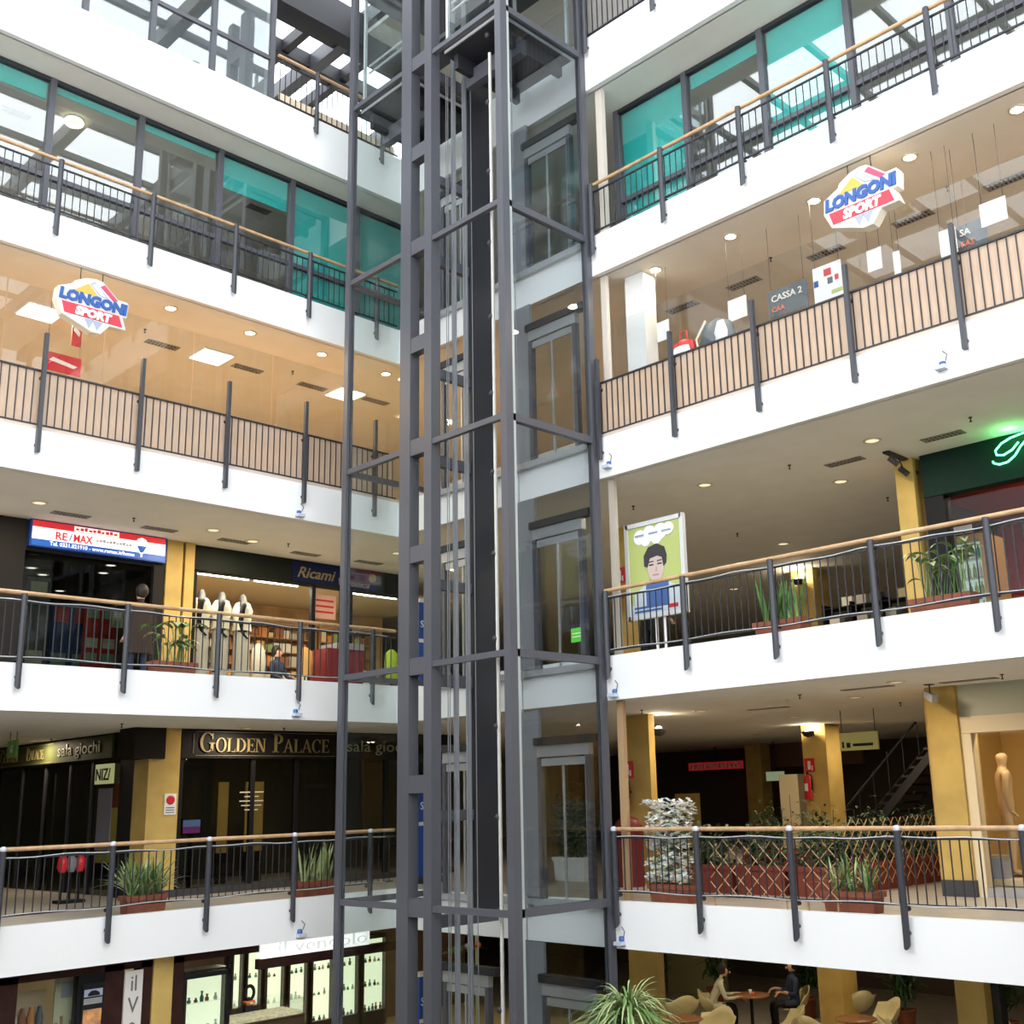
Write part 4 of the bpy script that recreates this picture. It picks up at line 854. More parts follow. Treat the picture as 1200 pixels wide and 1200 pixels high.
for i in range(3): bx('print', dk, t, -0.08, -0.011, 0.03+0.04*i, 0.08, -0.008, 0.045+0.04*i)
t = thing('gumball_stand', 'black stand of small red and grey vending globes on the passage floor', 'vending stand', (PY(84, 1010, 20.0).x, 20.0, 3.5), 'L')
bx('base', black, t, -0.22, -0.15, 0, 0.22, 0.15, 0.05)
for x in (-0.15, 0, 0.15): MB().tube([(x, 0, 0.05), (x, 0, 0.5)], 0.02, 6).build('leg', black, t); MB().lathe([(0.05, 0.5), (0.09, 0.58), (0.08, 0.72), (0.03, 0.78)], 10, (x, 0, 0)).build('globe', red if x else MATS['grey_top'], t)

# ------------------------------------------------------------------ right side columns, lamps and hall
def pcol(name, X, x0, x1, k, depth=0.6, m=ochre, plinth=True):
    ym = {0: 1130, 1: 900, 2: 690, 3: 400}[k]; a = PX(x0, ym, X).y; b = PX(x1, ym, X).y
    o = sbox(name, m, X, b, FL[k], X+depth, a, ZB[k+1]); 
    if plinth: sbox('baseboard_'+name[5:], MATS['dark_plinth'], X-0.02, b-0.02, FL[k], X+depth+0.02, a+0.02, FL[k]+0.22)
    return (X, (a+b)/2)
cA = {k: pcol('trim_5%d' % k, 15.5, *px_, k, depth=0.16, plinth=False) for k, px_ in ((0, (737, 771)), (1, (729, 762)), (2, (718, 741)))}
cB = {k: pcol('trim_6%d' % k, 21.8, *px_, k, plinth=False) for k, px_ in ((0, (957, 985)), (1, (942, 970)), (2, (927, 955)))}
cC = {k: pcol('trim_7%d' % k, 15.5, *px_, k) for k, px_ in ((0, (1116, 1150)), (1, (1092, 1128)), (2, (1062, 1084)))}
sbox('trim_80', ochre, 28.5, PX(892, 900, 28.5).y, 3.5, 29.0, PX(874, 900, 28.5).y, 6.4)
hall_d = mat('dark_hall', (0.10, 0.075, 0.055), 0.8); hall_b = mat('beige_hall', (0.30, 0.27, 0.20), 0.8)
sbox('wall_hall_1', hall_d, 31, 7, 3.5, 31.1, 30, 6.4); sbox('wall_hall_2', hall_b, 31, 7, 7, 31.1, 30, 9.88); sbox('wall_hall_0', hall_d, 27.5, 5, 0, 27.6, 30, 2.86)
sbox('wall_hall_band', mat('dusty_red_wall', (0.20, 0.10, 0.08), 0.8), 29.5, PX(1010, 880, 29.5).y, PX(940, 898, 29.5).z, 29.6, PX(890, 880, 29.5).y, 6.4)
def wall_lamp(label, loc, side, power=25):
    t = thing('wall_lamp', label, 'wall lamp', loc, side, 'column uplights')
    MB().lathe([(0.02, -0.1), (0.09, -0.08), (0.14, 0.0), (0.145, 0.03), (0.13, 0.03), (0.1, -0.03), (0.01, -0.06)], 14).build('bowl', steel_d, t)
    MB().ball((0, 0, 0.01), 0.07, 10, 7).build('bulb', lens, t); bx('bracket', steel_d, t, -0.03, 0.1, -0.06, 0.03, 0.2, 0.0)
    sphere_lamp('glow', (0, 0, 0.12), 0.07, power, (1, 0.85, 0.6), t)
wall_lamp('dark bowl uplight on the ochre column beside the trellis area', (cB[1][0]-0.2, cB[1][1], PX(955, 858, 21.6).z), 'R')
wall_lamp('dark bowl uplight on the ochre column above the trough with upright leaves', (cB[2][0]-0.2, cB[2][1], PX(938, 680, 21.6).z), 'R')
wall_lamp('dark bowl uplight on the side of the ochre column by the lift', (15.8, PX(772, 856, 15.8).y, PX(772, 856, 15.8).z), 0, 12)
def extinguisher(label, loc, side):
    t = thing('fire_extinguisher', label, 'fire extinguisher', loc, side)
    MB().lathe([(0.07, 0), (0.085, 0.03), (0.085, 0.42), (0.06, 0.5), (0.025, 0.53)], 14).build('cylinder', red, t)
    MB().tube([(0, 0, 0.53), (0, 0, 0.58), (0.06, -0.03, 0.6)], 0.015, 6).build('valve', black, t); MB().tube([(0.02, -0.02, 0.56), (0.13, -0.03, 0.5), (0.12, -0.03, 0.2)], 0.014, 6).build('hose', black, t); bx('label_plate', swhite, t, -0.03, -0.09, 0.18, 0.05, -0.083, 0.34); bx('bracket', steel_d, t, -0.04, 0.08, 0.3, 0.04, 0.16, 0.34)
def redsign(label, loc, side):
    t = thing('fire_sign', label, 'sign', loc, side); bx('plate', red, t, -0.13, -0.012, 0, 0.13, 0, 0.3); bx('pictogram', swhite, t, -0.04, -0.016, 0.06, 0.03, -0.012, 0.24); bx('pictogram', swhite, t, 0.05, -0.016, 0.04, 0.08, -0.012, 0.14)
extinguisher('red fire extinguisher on the ochre column by the lift', (15.36, PX(734, 930, 15.4).y, PX(733, 950, 15.4).z), 'R'); redsign('red fire point plate on the ochre column by the lift', (15.5, PX(736, 905, 15.5).y, PX(736, 912, 15.5).z), 'R')
extinguisher('red fire extinguisher on the ochre column beneath the bowl lamp', (21.65, PX(947, 925, 21.65).y, PX(947, 937, 21.65).z), 'R'); redsign('red fire point plate beneath the bowl lamp', (21.8, PX(949, 899, 21.8).y, PX(949, 905, 21.8).z), 'R')
redsign('red fire point plate on the ochre column behind the poster stand', (15.5, PX(727, 677, 15.5).y, PX(727, 684, 15.5).z), 'R'); extinguisher('red fire extinguisher on the ochre column behind the poster stand', (15.36, PX(725, 710, 15.4).y, PX(725, 719, 15.4).z), 'R')
t = thing('litter_bin', 'round topped maroon bin before the ochre column by the lift', 'bin', (15.0, PX(738, 1000, 15.0).y, 3.5), 'R')
MB().lathe([(0.24, 0), (0.25, 0.9), (0.26, 0.92), (0.22, 1.06), (0.1, 1.14), (0.01, 1.15)], 18).build('body', maroon, t); bx('slot', black, t, -0.12, -0.255, 0.78, 0.12, -0.2, 0.86)

# lattices and trellis planters of the cafe terrace on the first level
lat = mat('lattice_wood', (0.50, 0.32, 0.16), 0.6)
def lattice(t, x0, x1, z0, z1, y, sp):
    w, h = x1-x0, z1-z0
    for sgn in (-1, 1):
        for i in range(-int(h/sp)-1, int(w/sp)+2):
            a = i*sp; p0 = max(a, 0); q0 = p0-a; p1 = min(a+h, w); q1 = p1-a
            if q1-q0 < 0.06: continue
            xa, xb = (x0+p0, x0+p1) if sgn > 0 else (x1-p0, x1-p1)
            MB().tube([(xa, y+0.008*sgn, z0+q0), (xb, y+0.008*sgn, z0+q1)], 0.0075, 4).build('slat', lat, t)
def lattice_panel(label, X, ya, yb, z0, z1, sp=0.26):
    t = thing('lattice_panel', label, 'trellis', (X, ya, 0), 'R'); lattice(t, 0, ya-yb, z0, z1, 0, sp)
    for x in (0.05, ya-yb-0.05): bx('foot_slat', lat, t, x-0.008, -0.012, 3.5, x+0.008, 0.012, z0+0.06)
lattice_panel('diagonal wooden lattice behind the railing next to the blossoming climber', RX+0.07, 9.75, 8.5, 3.62, 4.4)
lattice_panel('short diagonal wooden lattice behind the railing beside the variegated plant', RX+0.07, 8.28, 7.75, 3.62, 4.35)
def trellis_planter(label, loc, rz, l=0.9, seed=1, lh=None):
    r = random.Random(seed); t = thing('trellis_planter', label, 'planter', loc, rz=rz); zt = planter(t, l, 0.34, 0.40, red_planter)
    if lh: lattice(t, -l/2, l/2, 0.1, lh, -0.2, 0.24)
    b = MB()
    for i in range(230): leaf(b, (r.uniform(-.36, .36)*l, r.gauss(0.02, .06), zt+min(abs(r.gauss(.2, .2)), .6)), r.uniform(0, 6.3), 0.15, 0.06, r.uniform(-.2, 1.1), .4, 3)
    b.build('foliage', leaf_d, t)['kind'] = 'stuff'
    for x in (-.25*l, .2*l): MB().tube([(x, 0, zt), (x, 0, zt+.4)], 0.008, 5).build('stem', leaf_d, t)
    return t
for i, (yy, lb) in enumerate(((11.1, 'red planter with a dark shrub next to the blossoming climber'), (10.15, 'red planter with a dark shrub in the middle of the terrace edge'), (9.2, 'red planter with a dark shrub at the corner of the terrace'))):
    trellis_planter(lb, (14.7, yy, 3.5), -PI/2, 0.9, 20+i)
for i, (xx, lb) in enumerate(((15.4, 'red planter with a lattice on the terrace side, starting at the corner'), (16.45, 'red planter with a lattice on the terrace side, second from the corner'), (17.5, 'red planter with a lattice on the terrace side, third from the corner'), (18.55, 'red planter with a lattice on the terrace side, farthest from the railing'))):
    trellis_planter(lb, (xx, 9.1, 3.5), 0.0, 0.98, 30+i, 1.05)
for i in range(4):
    plant('dark bushy shrub in a low trough on the far side of the terrace', (19.5, 9.9+1.15*i, 3.5), 'R', 'bush', 1.1, red_planter, 1.1, 50+i, 260, 'shrubs on the far side of the terrace', 0.35)
plant('bushy plant in a trough behind the glass lift door', (15.6, PX(672, 1000, 15.6).y, 3.5), 'R', 'bush', 0.8, swhite, 1.6, 60, 420, None, 0.4)
t = thing('directory_sign', 'hanging yellow green directory sign with arrows above the terrace', 'sign', (18.5, PX(1006, 869, 18.5).y, PX(1006, 879, 18.5).z), 'R')
w = abs(PX(983, 869, 18.5).y-PX(1028, 869, 18.5).y)/2; bx('panel', mat('directory', (0.42, 0.42, 0.16), 0.5, emit=0.06), t, -w, 0, 0, w, 0.04, 0.32); bx('arrow', black, t, -w+0.05, -0.005, 0.05, -w+0.09, 0, 0.16); bx('icon', black, t, -w+0.14, -0.005, 0.05, -w+0.22, 0, 0.14); bx('lettering', dkgreen, t, -w+0.27, -0.005, 0.07, w-0.1, 0, 0.12)
for x in (-w+0.05, w-0.05): MB().tube([(x, 0.02, 0.32), (x, 0.02, 6.4-t.location.z)], 0.008, 5).build('hanger', steel_d, t)
st = thing('staircase', 'black steel open staircase rising behind the terrace', 'staircase', (23.5, PX(985, 930, 23.5).y, 3.5), 'R')
run = abs(PX(985, 930, 23.5).y-PX(1120, 860, 23.5).y); nt_ = 15; tr = MB().box(0, 0, 0, run/nt_+0.04, 1.4, 0.05).mesh('tread', steel_d)
for i in range(nt_): link('tread', tr, st, (i*run/nt_, 0, 0.19*(i+1)))
for y in (-0.04, 1.4): MB().prism([(0, 0), (0.25, 0), (run, 2.65), (run, 2.9)], y, y+0.04).build('stringer', steel_d, st); MB().tube([(0, y+0.02, 0.95), (run, y+0.02, 3.75)], 0.025, 6).build('handrail', steel_d, st)
for i in range(0, nt_, 2): MB().tube([(i*run/nt_+0.1, -0.02, 0.2*(i+1)), (i*run/nt_+0.1, -0.02, 0.2*(i+1)+0.9)], 0.012, 5).build('baluster', steel_d, st)
t = thing('shop_sign', 'red glowing strip sign with pale letters on the dark hall wall', 'sign', (29, PX(838, 897, 29).y, PX(838, 902, 29).z), 'R')
bx('strip', mat('red_glow', (0.4, 0.02, 0.02), 0.4, emit=0.35), t, -1.05, 0, 0.0, 1.05, 0.04, 0.24); [bx('letter_block', swhite, t, -0.96+0.155*q, -0.008, 0.05, -0.96+0.155*q+(0.07, 0.11, 0.09)[q % 3], 0, 0.17+0.02*(q % 2)) for q in range(13)]; MB().tube([(0, 0.02, 0.24), (0, 0.02, 6.4-t.location.z)], 0.02, 5).build('hanger', steel_d, t)
t = thing('lit_sign', 'pale green lit sign in the dark hall beside the column', 'sign', (28, PX(908, 910, 28).y, PX(908, 915, 28).z), 'R'); bx('box', mat('pale_green_lit', (0.4, 0.5, 0.3), 0.4, emit=0.4), t, -0.3, 0, 0, 0.3, 0.05, 0.26); MB().tube([(0, 0.02, 0.26), (0, 0.02, 6.4-t.location.z)], 0.02, 5).build('hanger', steel_d, t)
for px_, lb in ((925, 'tall cream cupboard in the dark hall behind the terrace'), (800, 'ochre cupboard in the dark hall behind the blossoming climber')):
    p = PX(px_, 930, 25); t = thing('cupboard', lb, 'cupboard', (25, p.y, 3.5), 'R'); bx('carcass', cream if px_ == 925 else ochre, t, -0.28, 0, 0.08, 0.28, 0.4, 1.9 if px_ == 925 else 1.5); bx('plinth', black, t, -0.26, 0.02, 0, 0.26, 0.38, 0.08); bx('door_gap', black, t, -0.005, -0.004, 0.1, 0.005, 0, 1.4)

# ------------------------------------------------------------------ first level, right: fashion window
fs = struct('wall_fashion', 'cream framed shop window beside the ochre column', (15.6, 0, 0), 'R')
u0 = -PX(1124, 900, 15.6).y
bx('header', mat('pale_header', (0.52, 0.53, 0.42), 0.6), fs, u0, -0.02, 5.95, 6, 0.2, 6.4); bx('header_frame', cream_l, fs, u0+0.065, -0.04, 5.72, 6, 0.15, 5.95)
bx('jamb', mat('brown_strip', (0.25, 0.17, 0.12), 0.5), fs, u0-0.02, -0.03, 3.5, u0+0.06, 0.2, 6.4); bx('jamb', cream_l, fs, u0+0.06, -0.04, 3.5, u0+0.24, 0.15, 5.715)
bx('pane', g_shop, fs, u0+0.24, 0.0, 3.62, 6, 0.012, 5.72); bx('sill', stone_g, fs, u0+0.24, -0.05, 3.5, 6, 0.2, 3.62)
sbox('wall_fashion_back', mat('amber_wall', (0.55, 0.36, 0.12), 0.7), 18.6, -3, 3.5, 18.7, 8.05, 6.4); sbox('wall_fashion_side', MATS['amber_wall'], 16.1, 8.0, 3.5, 18.6, 8.05, 6.4)
t = thing('display_platform', 'pale wooden display platform inside the fashion window', 'platform', (16.7, 6.2, 3.5), 'R'); bx('top', mat('pale_platform', (0.72, 0.6, 0.4), 0.5), t, -1.6, -0.7, 0.12, 2.2, 0.8, 0.2); bx('skirt', stone_g, t, -1.55, -0.65, 0, 2.15, 0.75, 0.12)
p = PX(1181, 960, 16.6); mannequin('beige bald mannequin standing on the fashion window platform', (16.6, p.y, 3.7), -PI/2+2.2, mat('mannequin_beige', (0.55, 0.38, 0.2), 0.5), None, None, 1.06)
for i, (px_, py_) in enumerate(((1147, 1000), (1171, 1012))):
    p = PX(px_, py_, 16.2); t = thing('display_box', ('white gift box on the fashion window platform', 'glass display cube beside the white gift box')[i], 'box', (16.2, p.y, 3.7), 'R'); bx('box', (swhite, MATS['sign_grey'])[i], t, -0.12, -0.12, 0, 0.12, 0.12, (0.42, 0.28)[i]); bx('lid', (cream_l, steel_l)[i], t, -0.13, -0.13, (0.42, 0.28)[i], 0.13, 0.13, (0.42, 0.28)[i]+0.04)
for i in range(4): downlight((16.2, 7.6-0.8*i, 6.40), 'warm spot lamp in the ceiling of the fashion window', 'fashion window spots', 0.08, lens, 13)
t = thing('security_camera', 'dark security camera hanging from the ceiling by the ochre column', 'camera', (15.0, PX(1090, 815, 15.0).y, 6.40), 'R')
MB().tube([(0, 0, 0), (0, 0, -0.12)], 0.012, 6).build('bracket', steel_d, t); bx('plate', steel_d, t, -0.06, -0.05, -0.012, 0.06, 0.05, 0)
o = bx('housing', MATS['grey_top'], t, -0.04, -0.14, -0.05, 0.04, 0.14, 0.05); o.location = (0, 0, -0.17); o.rotation_euler = (0.35, 0, 0.9)
t = thing('spot_cluster', 'cluster of black spotlights hanging by the ochre column near the neon sign', 'spotlights', (15.3, PX(1055, 555, 15.3).y, 9.88), 'R')
bx('track', steel_d, t, -0.05, -0.4, -0.03, 0.05, 0.4, 0)
for y, z in ((-0.3, -0.1), (0.0, -0.2), (0.3, -0.14)): MB().tube([(0, y, -0.03), (0.05, y, z)], 0.012, 5).build('arm', steel_d, t); MB().tube([(0.02, y-0.05, z), (0.1, y+0.05, z-0.1)], 0.045, 8).build('spot', steel_d, t)

# ------------------------------------------------------------------ small devices on the white fascias
def device(label, p, side):
    t = thing('fascia_camera', label, 'camera', p, side, 'cameras on the white fascias'); bx('plate', mat('device_grey', (0.5, 0.55, 0.65), 0.4), t, -0.07, -0.05, -0.06, 0.07, 0, 0.06)
    MB().lathe([(0.045, 0), (0.045, 0.06), (0.03, 0.07), (0.001, 0.07)], 12).build('lens', mat('device_blue', (0.03, 0.10, 0.3), 0.3), t); e = t.children[-1]; e.rotation_euler = (PI/2, 0, 0); e.location = (0, -0.05, 0)
    MB().tube([(0.05, -0.02, 0.06), (0.08, -0.03, 0.14), (0.02, -0.02, 0.2)], 0.006, 5).build('cable', steel_d, t)
for px_, py_, lb in ((350, 603, 'small camera on the white fascia under the pale boards of the sports shop'), (346, 836, 'small camera on the white fascia under the embroidery shop'), (351, 1094, 'small camera on the white fascia above the jewellery shop')): device(lb, PY(px_, py_, LY), 'L')
for px_, py_, lb in ((714, 546, 'small camera on the fascia corner under the checkout boards, by the lift'), (721, 813, 'small camera on the fascia corner under the poster stand'), (729, 1103, 'small camera on the fascia corner under the blossoming climber'), (1105, 430, 'small blue and white camera on the fascia far from the lift')): device(lb, PX(px_, py_, RX), 'R')

# ------------------------------------------------------------------ second level, right
t = thing('poster_stand', 'tall framed lime poster with a portrait on two white poles', 'poster stand', (RX+0.45, 10.78, 7.0), 'R')
z0, z1, w = 0.66, 2.13, 0.56
bx('sheet', lime, t, -w, 0, z0, w, 0.03, z1); fr = mat('frame_alu', (0.72, 0.73, 0.74), 0.35, metal=0.3)
for a in ((-w-0.03, z0-0.03, -w+0.04, z1+0.03), (w-0.04, z0-0.03, w+0.03, z1+0.03), (-w, z0-0.03, w, z0+0.04), (-w, z1-0.04, w, z1+0.03)): bx('frame', fr, t, a[0], -0.02, a[1], a[2], 0.05, a[3])
for x in (-0.06, 0.1): MB().tube([(x, 0.05, 0), (x, 0.05, z0)], 0.022, 8).build('pole', swhite, t)
bx('foot', steel_l, t, -0.3, -0.15, 0, 0.35, 0.25, 0.015)
for x, z, r_ in ((-0.28, 1.92, 0.12), (-0.08, 1.95, 0.13), (0.14, 1.95, 0.13), (0.3, 1.97, 0.1), (-0.16, 1.86, 0.1), (0.06, 1.87, 0.11)): MB().prism([(x+r_*math.cos(2*PI*j/14), z+r_*math.sin(2*PI*j/14)) for j in range(14)], -0.004-0.0004*int(20*(x+1)), 0).build('cloud', swhite, t)
for x in (-0.28, 0.0, 0.26): bx('print', mat('print_blue', (0.3, 0.35, 0.5), 0.5), t, x-0.09, -0.018, 1.93, x+0.09, -0.014, 1.96)
def pz(pts, k_=1.32): return [(0.03+(x-0.03)*k_, 0.86+(z-0.86)*k_*0.92) for x, z in pts]
MB().prism(pz([(-0.34, 0.72), (0.4, 0.72), (0.38, 1.0), (0.15, 1.12), (-0.12, 1.12), (-0.32, 1.0)]), -0.004, 0).build('portrait_jacket', mat('pale_jacket', (0.55, 0.62, 0.68), 0.6), t)
MB().prism(pz([(-0.14, 0.8), (0.2, 0.8), (0.2, 1.12), (0.1, 1.16), (-0.08, 1.16), (-0.14, 1.1)]), -0.007, 0).build('portrait_shirt', mat('poster_blue', (0.06, 0.13, 0.35), 0.6), t)
MB().prism(pz([(-0.04, 1.1), (0.08, 1.1), (0.09, 1.2), (-0.05, 1.2)]), -0.008, 0).build('portrait_neck', mat('poster_face', (0.60, 0.47, 0.43), 0.6), t)
MB().prism(pz([(0.02+0.125*math.cos(2*PI*j/20), 1.31+0.185*math.sin(2*PI*j/20)) for j in range(20)]), -0.010, 0).build('portrait_face', MATS['poster_face'], t)
MB().prism(pz([(-0.15, 1.34), (-0.15, 1.48), (-0.08, 1.58), (0.05, 1.61), (0.16, 1.55), (0.19, 1.44), (0.18, 1.34), (0.14, 1.30), (0.12, 1.42), (0.05, 1.45), (-0.06, 1.43), (-0.10, 1.32)]), -0.014, -0.005).build('portrait_hair', mat('poster_hair', (0.04, 0.035, 0.04), 0.6), t)
for x in (-0.04, 0.085): MB().prism(pz([(x-0.035, 1.335), (x+0.03, 1.335), (x+0.03, 1.352), (x-0.035, 1.355)]), -0.013, -0.008).build('portrait_eye', MATS['poster_hair'], t); MB().prism(pz([(x-0.04, 1.375), (x+0.035, 1.38), (x+0.03, 1.395), (x-0.04, 1.39)]), -0.013, -0.008).build('portrait_brow', MATS['poster_hair'], t)
MB().prism(pz([(0.01, 1.25), (0.05, 1.25), (0.035, 1.33)]), -0.013, -0.008).build('portrait_nose', mat('poster_shade', (0.48, 0.36, 0.33), 0.6), t)
MB().prism(pz([(-0.03, 1.2), (0.07, 1.2), (0.06, 1.218), (-0.02, 1.218)]), -0.013, -0.008).build('portrait_mouth', mat('poster_lip', (0.4, 0.22, 0.22), 0.6), t)
bx('print', MATS['pale_jacket'], t, -w+0.04, -0.006, 0.7, w-0.04, -0.003, 0.86)
for i in range(2): bx('lettering', MATS['poster_blue'], t, -0.44, -0.010, 0.73+0.06*i, 0.1, -0.006, 0.765+0.06*i)
bx('logo', red, t, 0.24, -0.01, 0.74, 0.42, -0.006, 0.8)
person('person in dark clothes standing behind the poster stand', (15.0, PX(762, 735, 15.0).y, 7.0), PI/2, black, black, scale=0.98)
nsx = 15.6; ns = struct('wall_neon', 'dark green shopfront with a neon script sign', (nsx, 0, 0), 'R'); u0 = -PX(1086, 600, nsx).y
bx('fascia', dkgreen, ns, u0, -0.06, 9.22, 6, 0.2, 9.88); bx('jamb', black, ns, u0, -0.04, 7.0, u0+0.3, 0.2, 9.22); bx('pane', g_low, ns, u0+0.3, 0.02, 7.0, 6, 0.032, 9.22)
redw = mat('red_interior', (0.40, 0.02, 0.015), 0.5)
sbox('wall_neon_back', redw, 19.5, -3, 7, 19.6, 8.1, 9.88); sbox('wall_neon_side', hall_d, 16.1, 8.0, 7, 19.5, 8.1, 9.88); sbox('ceiling_neon', redw, 15.9, -3, 9.6, 19.5, 8.0, 9.65)
for i in range(3): downlight((16.8, 6.2-1.1*i, 9.6), 'small spot lamp in the red shop ceiling', 'red shop spots', 0.06, lens, 14)
t = thing('neon_sign', 'green neon script letter on the dark green fascia', 'neon sign', (nsx-0.08, PX(1185, 530, nsx-0.08).y, PX(1185, 530, nsx-0.08).z), 'R')
o0 = t.location
def npt(cx, cy): q = PX(1000+cx/6, 490+cy/6, nsx-0.08); return (o0.y-q.y, -0.02, q.z-o0.z)
neon = mat('neon_green', (0.2, 0.9, 0.45), 0.4, emit=6, ecol=(0.10, 0.9, 0.35))
for path in (((1330, 60), (1250, 85), (1180, 112), (1110, 140), (1045, 180), (1002, 232), (1012, 262), (1060, 262), (1120, 225), (1165, 170)), ((1290, 90), (1230, 140), (1180, 200), (1140, 265), (1090, 310), (1030, 328), (990, 318), (985, 305)), ((1330, 60), (1390, 75), (1380, 130), (1300, 180), (1240, 190)), ((1330, 230), (1400, 190), (1450, 170), (1430, 240), (1480, 200), (1560, 180))):
    MB().tube([npt(*q) for q in path], 0.014, 6).build('neon_tube', neon, t)
for q in ((1045, 180), (1180, 200)): a = npt(*q); MB().tube([a, (a[0], 0.05, a[2])], 0.01, 5).build('standoff', steel_d, t)
sphere_lamp('glow', (0.1, -0.25, 0.2), 0.15, 9, (0.15, 1.0, 0.2), t)
p = PX(1134, 690, 16.6); t = thing('display_fridge', 'glass fronted drinks fridge with pale shelves in a wooden frame', 'fridge', (16.6, p.y, 7.0), 'R')
bx('cabinet', shelf_m, t, -0.42, 0.02, 0, 0.42, 0.6, 1.75); bx('lit_back', mat('fridge_glow', (0.6, 0.75, 0.68), 0.5, emit=0.5), t, -0.34, 0.005, 0.15, 0.34, 0.02, 1.65)
for i in range(5): bx('shelf', steel_l, t, -0.34, -0.12, 0.2+0.29*i, 0.34, 0.005, 0.215+0.29*i)
bx('door_frame', shelf_m, t, -0.42, -0.16, 0.05, -0.34, 0.0, 1.75); bx('door_frame', shelf_m, t, 0.34, -0.16, 0.05, 0.42, 0.0, 1.75); bx('door_frame', shelf_m, t, -0.34, -0.16, 1.65, 0.34, 0, 1.75); bx('glass_pane', g_clear, t, -0.34, -0.15, 0.1, 0.34, -0.14, 1.65)
bx('sticker', swhite, t, -0.05, -0.17, 1.78, 0.25, -0.16, 1.9)
for i in range(5):
    for j in range(7):
        o = MB().lathe([(0.03, 0), (0.03, 0.14), (0.012, 0.18), (0.012, 0.22)], 7).build('bottle', [leaf_p, swhite, mat('teal_bottle', (0.05, 0.3, 0.25), 0.3), lime][(i+j) % 4], None); o.location = (16.6-0.06, p.y+0.28-0.09*j, 7.216+0.29*i); tag(o, 'small bottle on a shelf of the glass fronted fridge', 'bottle', 'bottles in the fridge')
t = thing('display_counter', 'long low dark counter in the hall behind the poster stand', 'counter', (19.5, PX(850, 735, 19.5).y, 7.0), 'R'); bx('body', black, t, -1.6, 0, 0, 1.9, 0.7, 0.85); bx('top', dk, t, -1.65, -0.04, 0.85, 1.95, 0.74, 0.9)
t = thing('metal_rack', 'black metal rack of pale boxes in the hall beside the ochre column', 'rack', (20.5, PX(1015, 715, 20.5).y, 7.0), 'R')
for x in (-1.0, -0.35, 0.35, 1.0): bx('post', black, t, x-0.02, 0, 0, x+0.02, 0.4, 1.75)
for j in range(5):
    bx('shelf', black, t, -1.0, 0, 0.2+0.36*j, 1.0, 0.4, 0.23+0.36*j)
    for q in range(6):
        if (q*7+j*3) % 4: o = bx('storage_box', rnd.choice((goods[1], goods[6], dk, goods[2])), None, -0.1, -0.12, 0, 0.1, 0.12, 0.2); o.location = (20.7, t.location.y+0.8-0.32*q, 7.232+0.36*j); tag(o, 'pale box on the black metal rack', 'box', 'boxes on the metal rack')
t = thing('armchair', 'white armchair with slanted sides in the hall between trough and rack', 'armchair', (18.3, PX(972, 718, 18.3).y, 7.0), 'R'); MB().prism([(-0.35, 0.1), (0.42, 0.1), (0.42, 0.55), (0.2, 0.95), (-0.3, 0.95)], 0.0, 0.12).build('side', swhite, t); MB().prism([(-0.35, 0.1), (0.42, 0.1), (0.42, 0.55), (0.2, 0.95), (-0.3, 0.95)], 0.58, 0.7).build('side', swhite, t); bx('seat', swhite, t, -0.3, 0.12, 0.12, 0.4, 0.58, 0.45); bx('foot', black, t, -0.3, 0.05, 0, 0.38, 0.65, 0.1)
t = thing('lit_sign', 'bright green lit sign seen through the glass lift door', 'sign', (17.5, PX(677, 741, 17.5).y, PX(677, 752, 17.5).z), 'R'); bx('box', mat('bright_green_lit', (0.08, 0.6, 0.05), 0.4, emit=1.0), t, -0.2, 0, 0, 0.22, 0.05, 0.3); bx('lettering', mat('green_white_lit', (0.7, 0.9, 0.6), 0.4, emit=0.8), t, -0.16, -0.005, 0.17, 0.15, 0, 0.2); bx('lettering', MATS['green_white_lit'], t, -0.16, -0.005, 0.1, 0.1, 0, 0.13); MB().tube([(0, 0.03, 0), (0, 0.03, 7.0-t.location.z)], 0.02, 6).build('pole', steel_d, t)
for k, px_, lb in ((2, 497, 'tall blue totem with white print beside the lift on the embroidery floor'), (1, 497, 'tall blue totem with white print beside the lift on the arcade floor'), (0, 498, 'tall blue totem with white print beside the lift on the ground floor')):
    p = PY(px_, (1170, 955, 705)[k], 17.4); t = thing('blue_totem', lb, 'totem', (p.x+0.12, 17.4, FL[k]), 'L'); bx('board', blue, t, -0.25, 0, 0.12, 0.25, 0.08, 1.85); bx('cap', swhite, t, -0.25, -0.005, 1.85, 0.25, 0.085, 1.93); text('lettering', 'Sn', 0.2, swhite, t, (-0.22, -0.006, 1.35)); bx('stripe', swhite, t, -0.25, -0.004, 1.05, 0.25, 0, 1.12); bx('foot', steel_d, t, -0.28, -0.12, 0, 0.28, 0.2, 0.12)

# ------------------------------------------------------------------ ground floor, left: jewellery shop
YJ = 16.95
js = struct('wall_jeweller', 'dark brown panelled shopfront of the jewellery shop', (0, YJ, 0))
def xj(px, Y=YJ): return PY(px, 1170, Y).x
bx('lintel', brown_d, js, 4.5, 0, 2.72, xj(302), 0.2, 2.86)
for a, b in ((-60, 20), (121, 144), (164, 177), (200, 214)): bx('panel', brown_d, js, xj(a), 0, 0, xj(b), 0.25, 2.8)
bx('panel', black, js, xj(92), 0.02, 0, xj(121), 0.2, 2.8); bx('lintel', brown_d, js, xj(302), 0, 2.45, xj(480), 0.12, 2.6)
bx('pane', g_shop, js, xj(20), 0.06, 0, xj(92), 0.07, 2.72); bx('pane', g_shop, js, xj(214), 0.06, 0, xj(270), 0.07, 2.72); bx('frame', black, js, xj(268), 0.03, 0, xj(271), 0.12, 2.72); bx('frame', black, js, xj(213), 0.03, 2.45, xj(270), 0.1, 2.52)
sbox('trim_90', ochre, xj(177), YJ-0.04, 0, xj(200), YJ+0.3, 2.86)
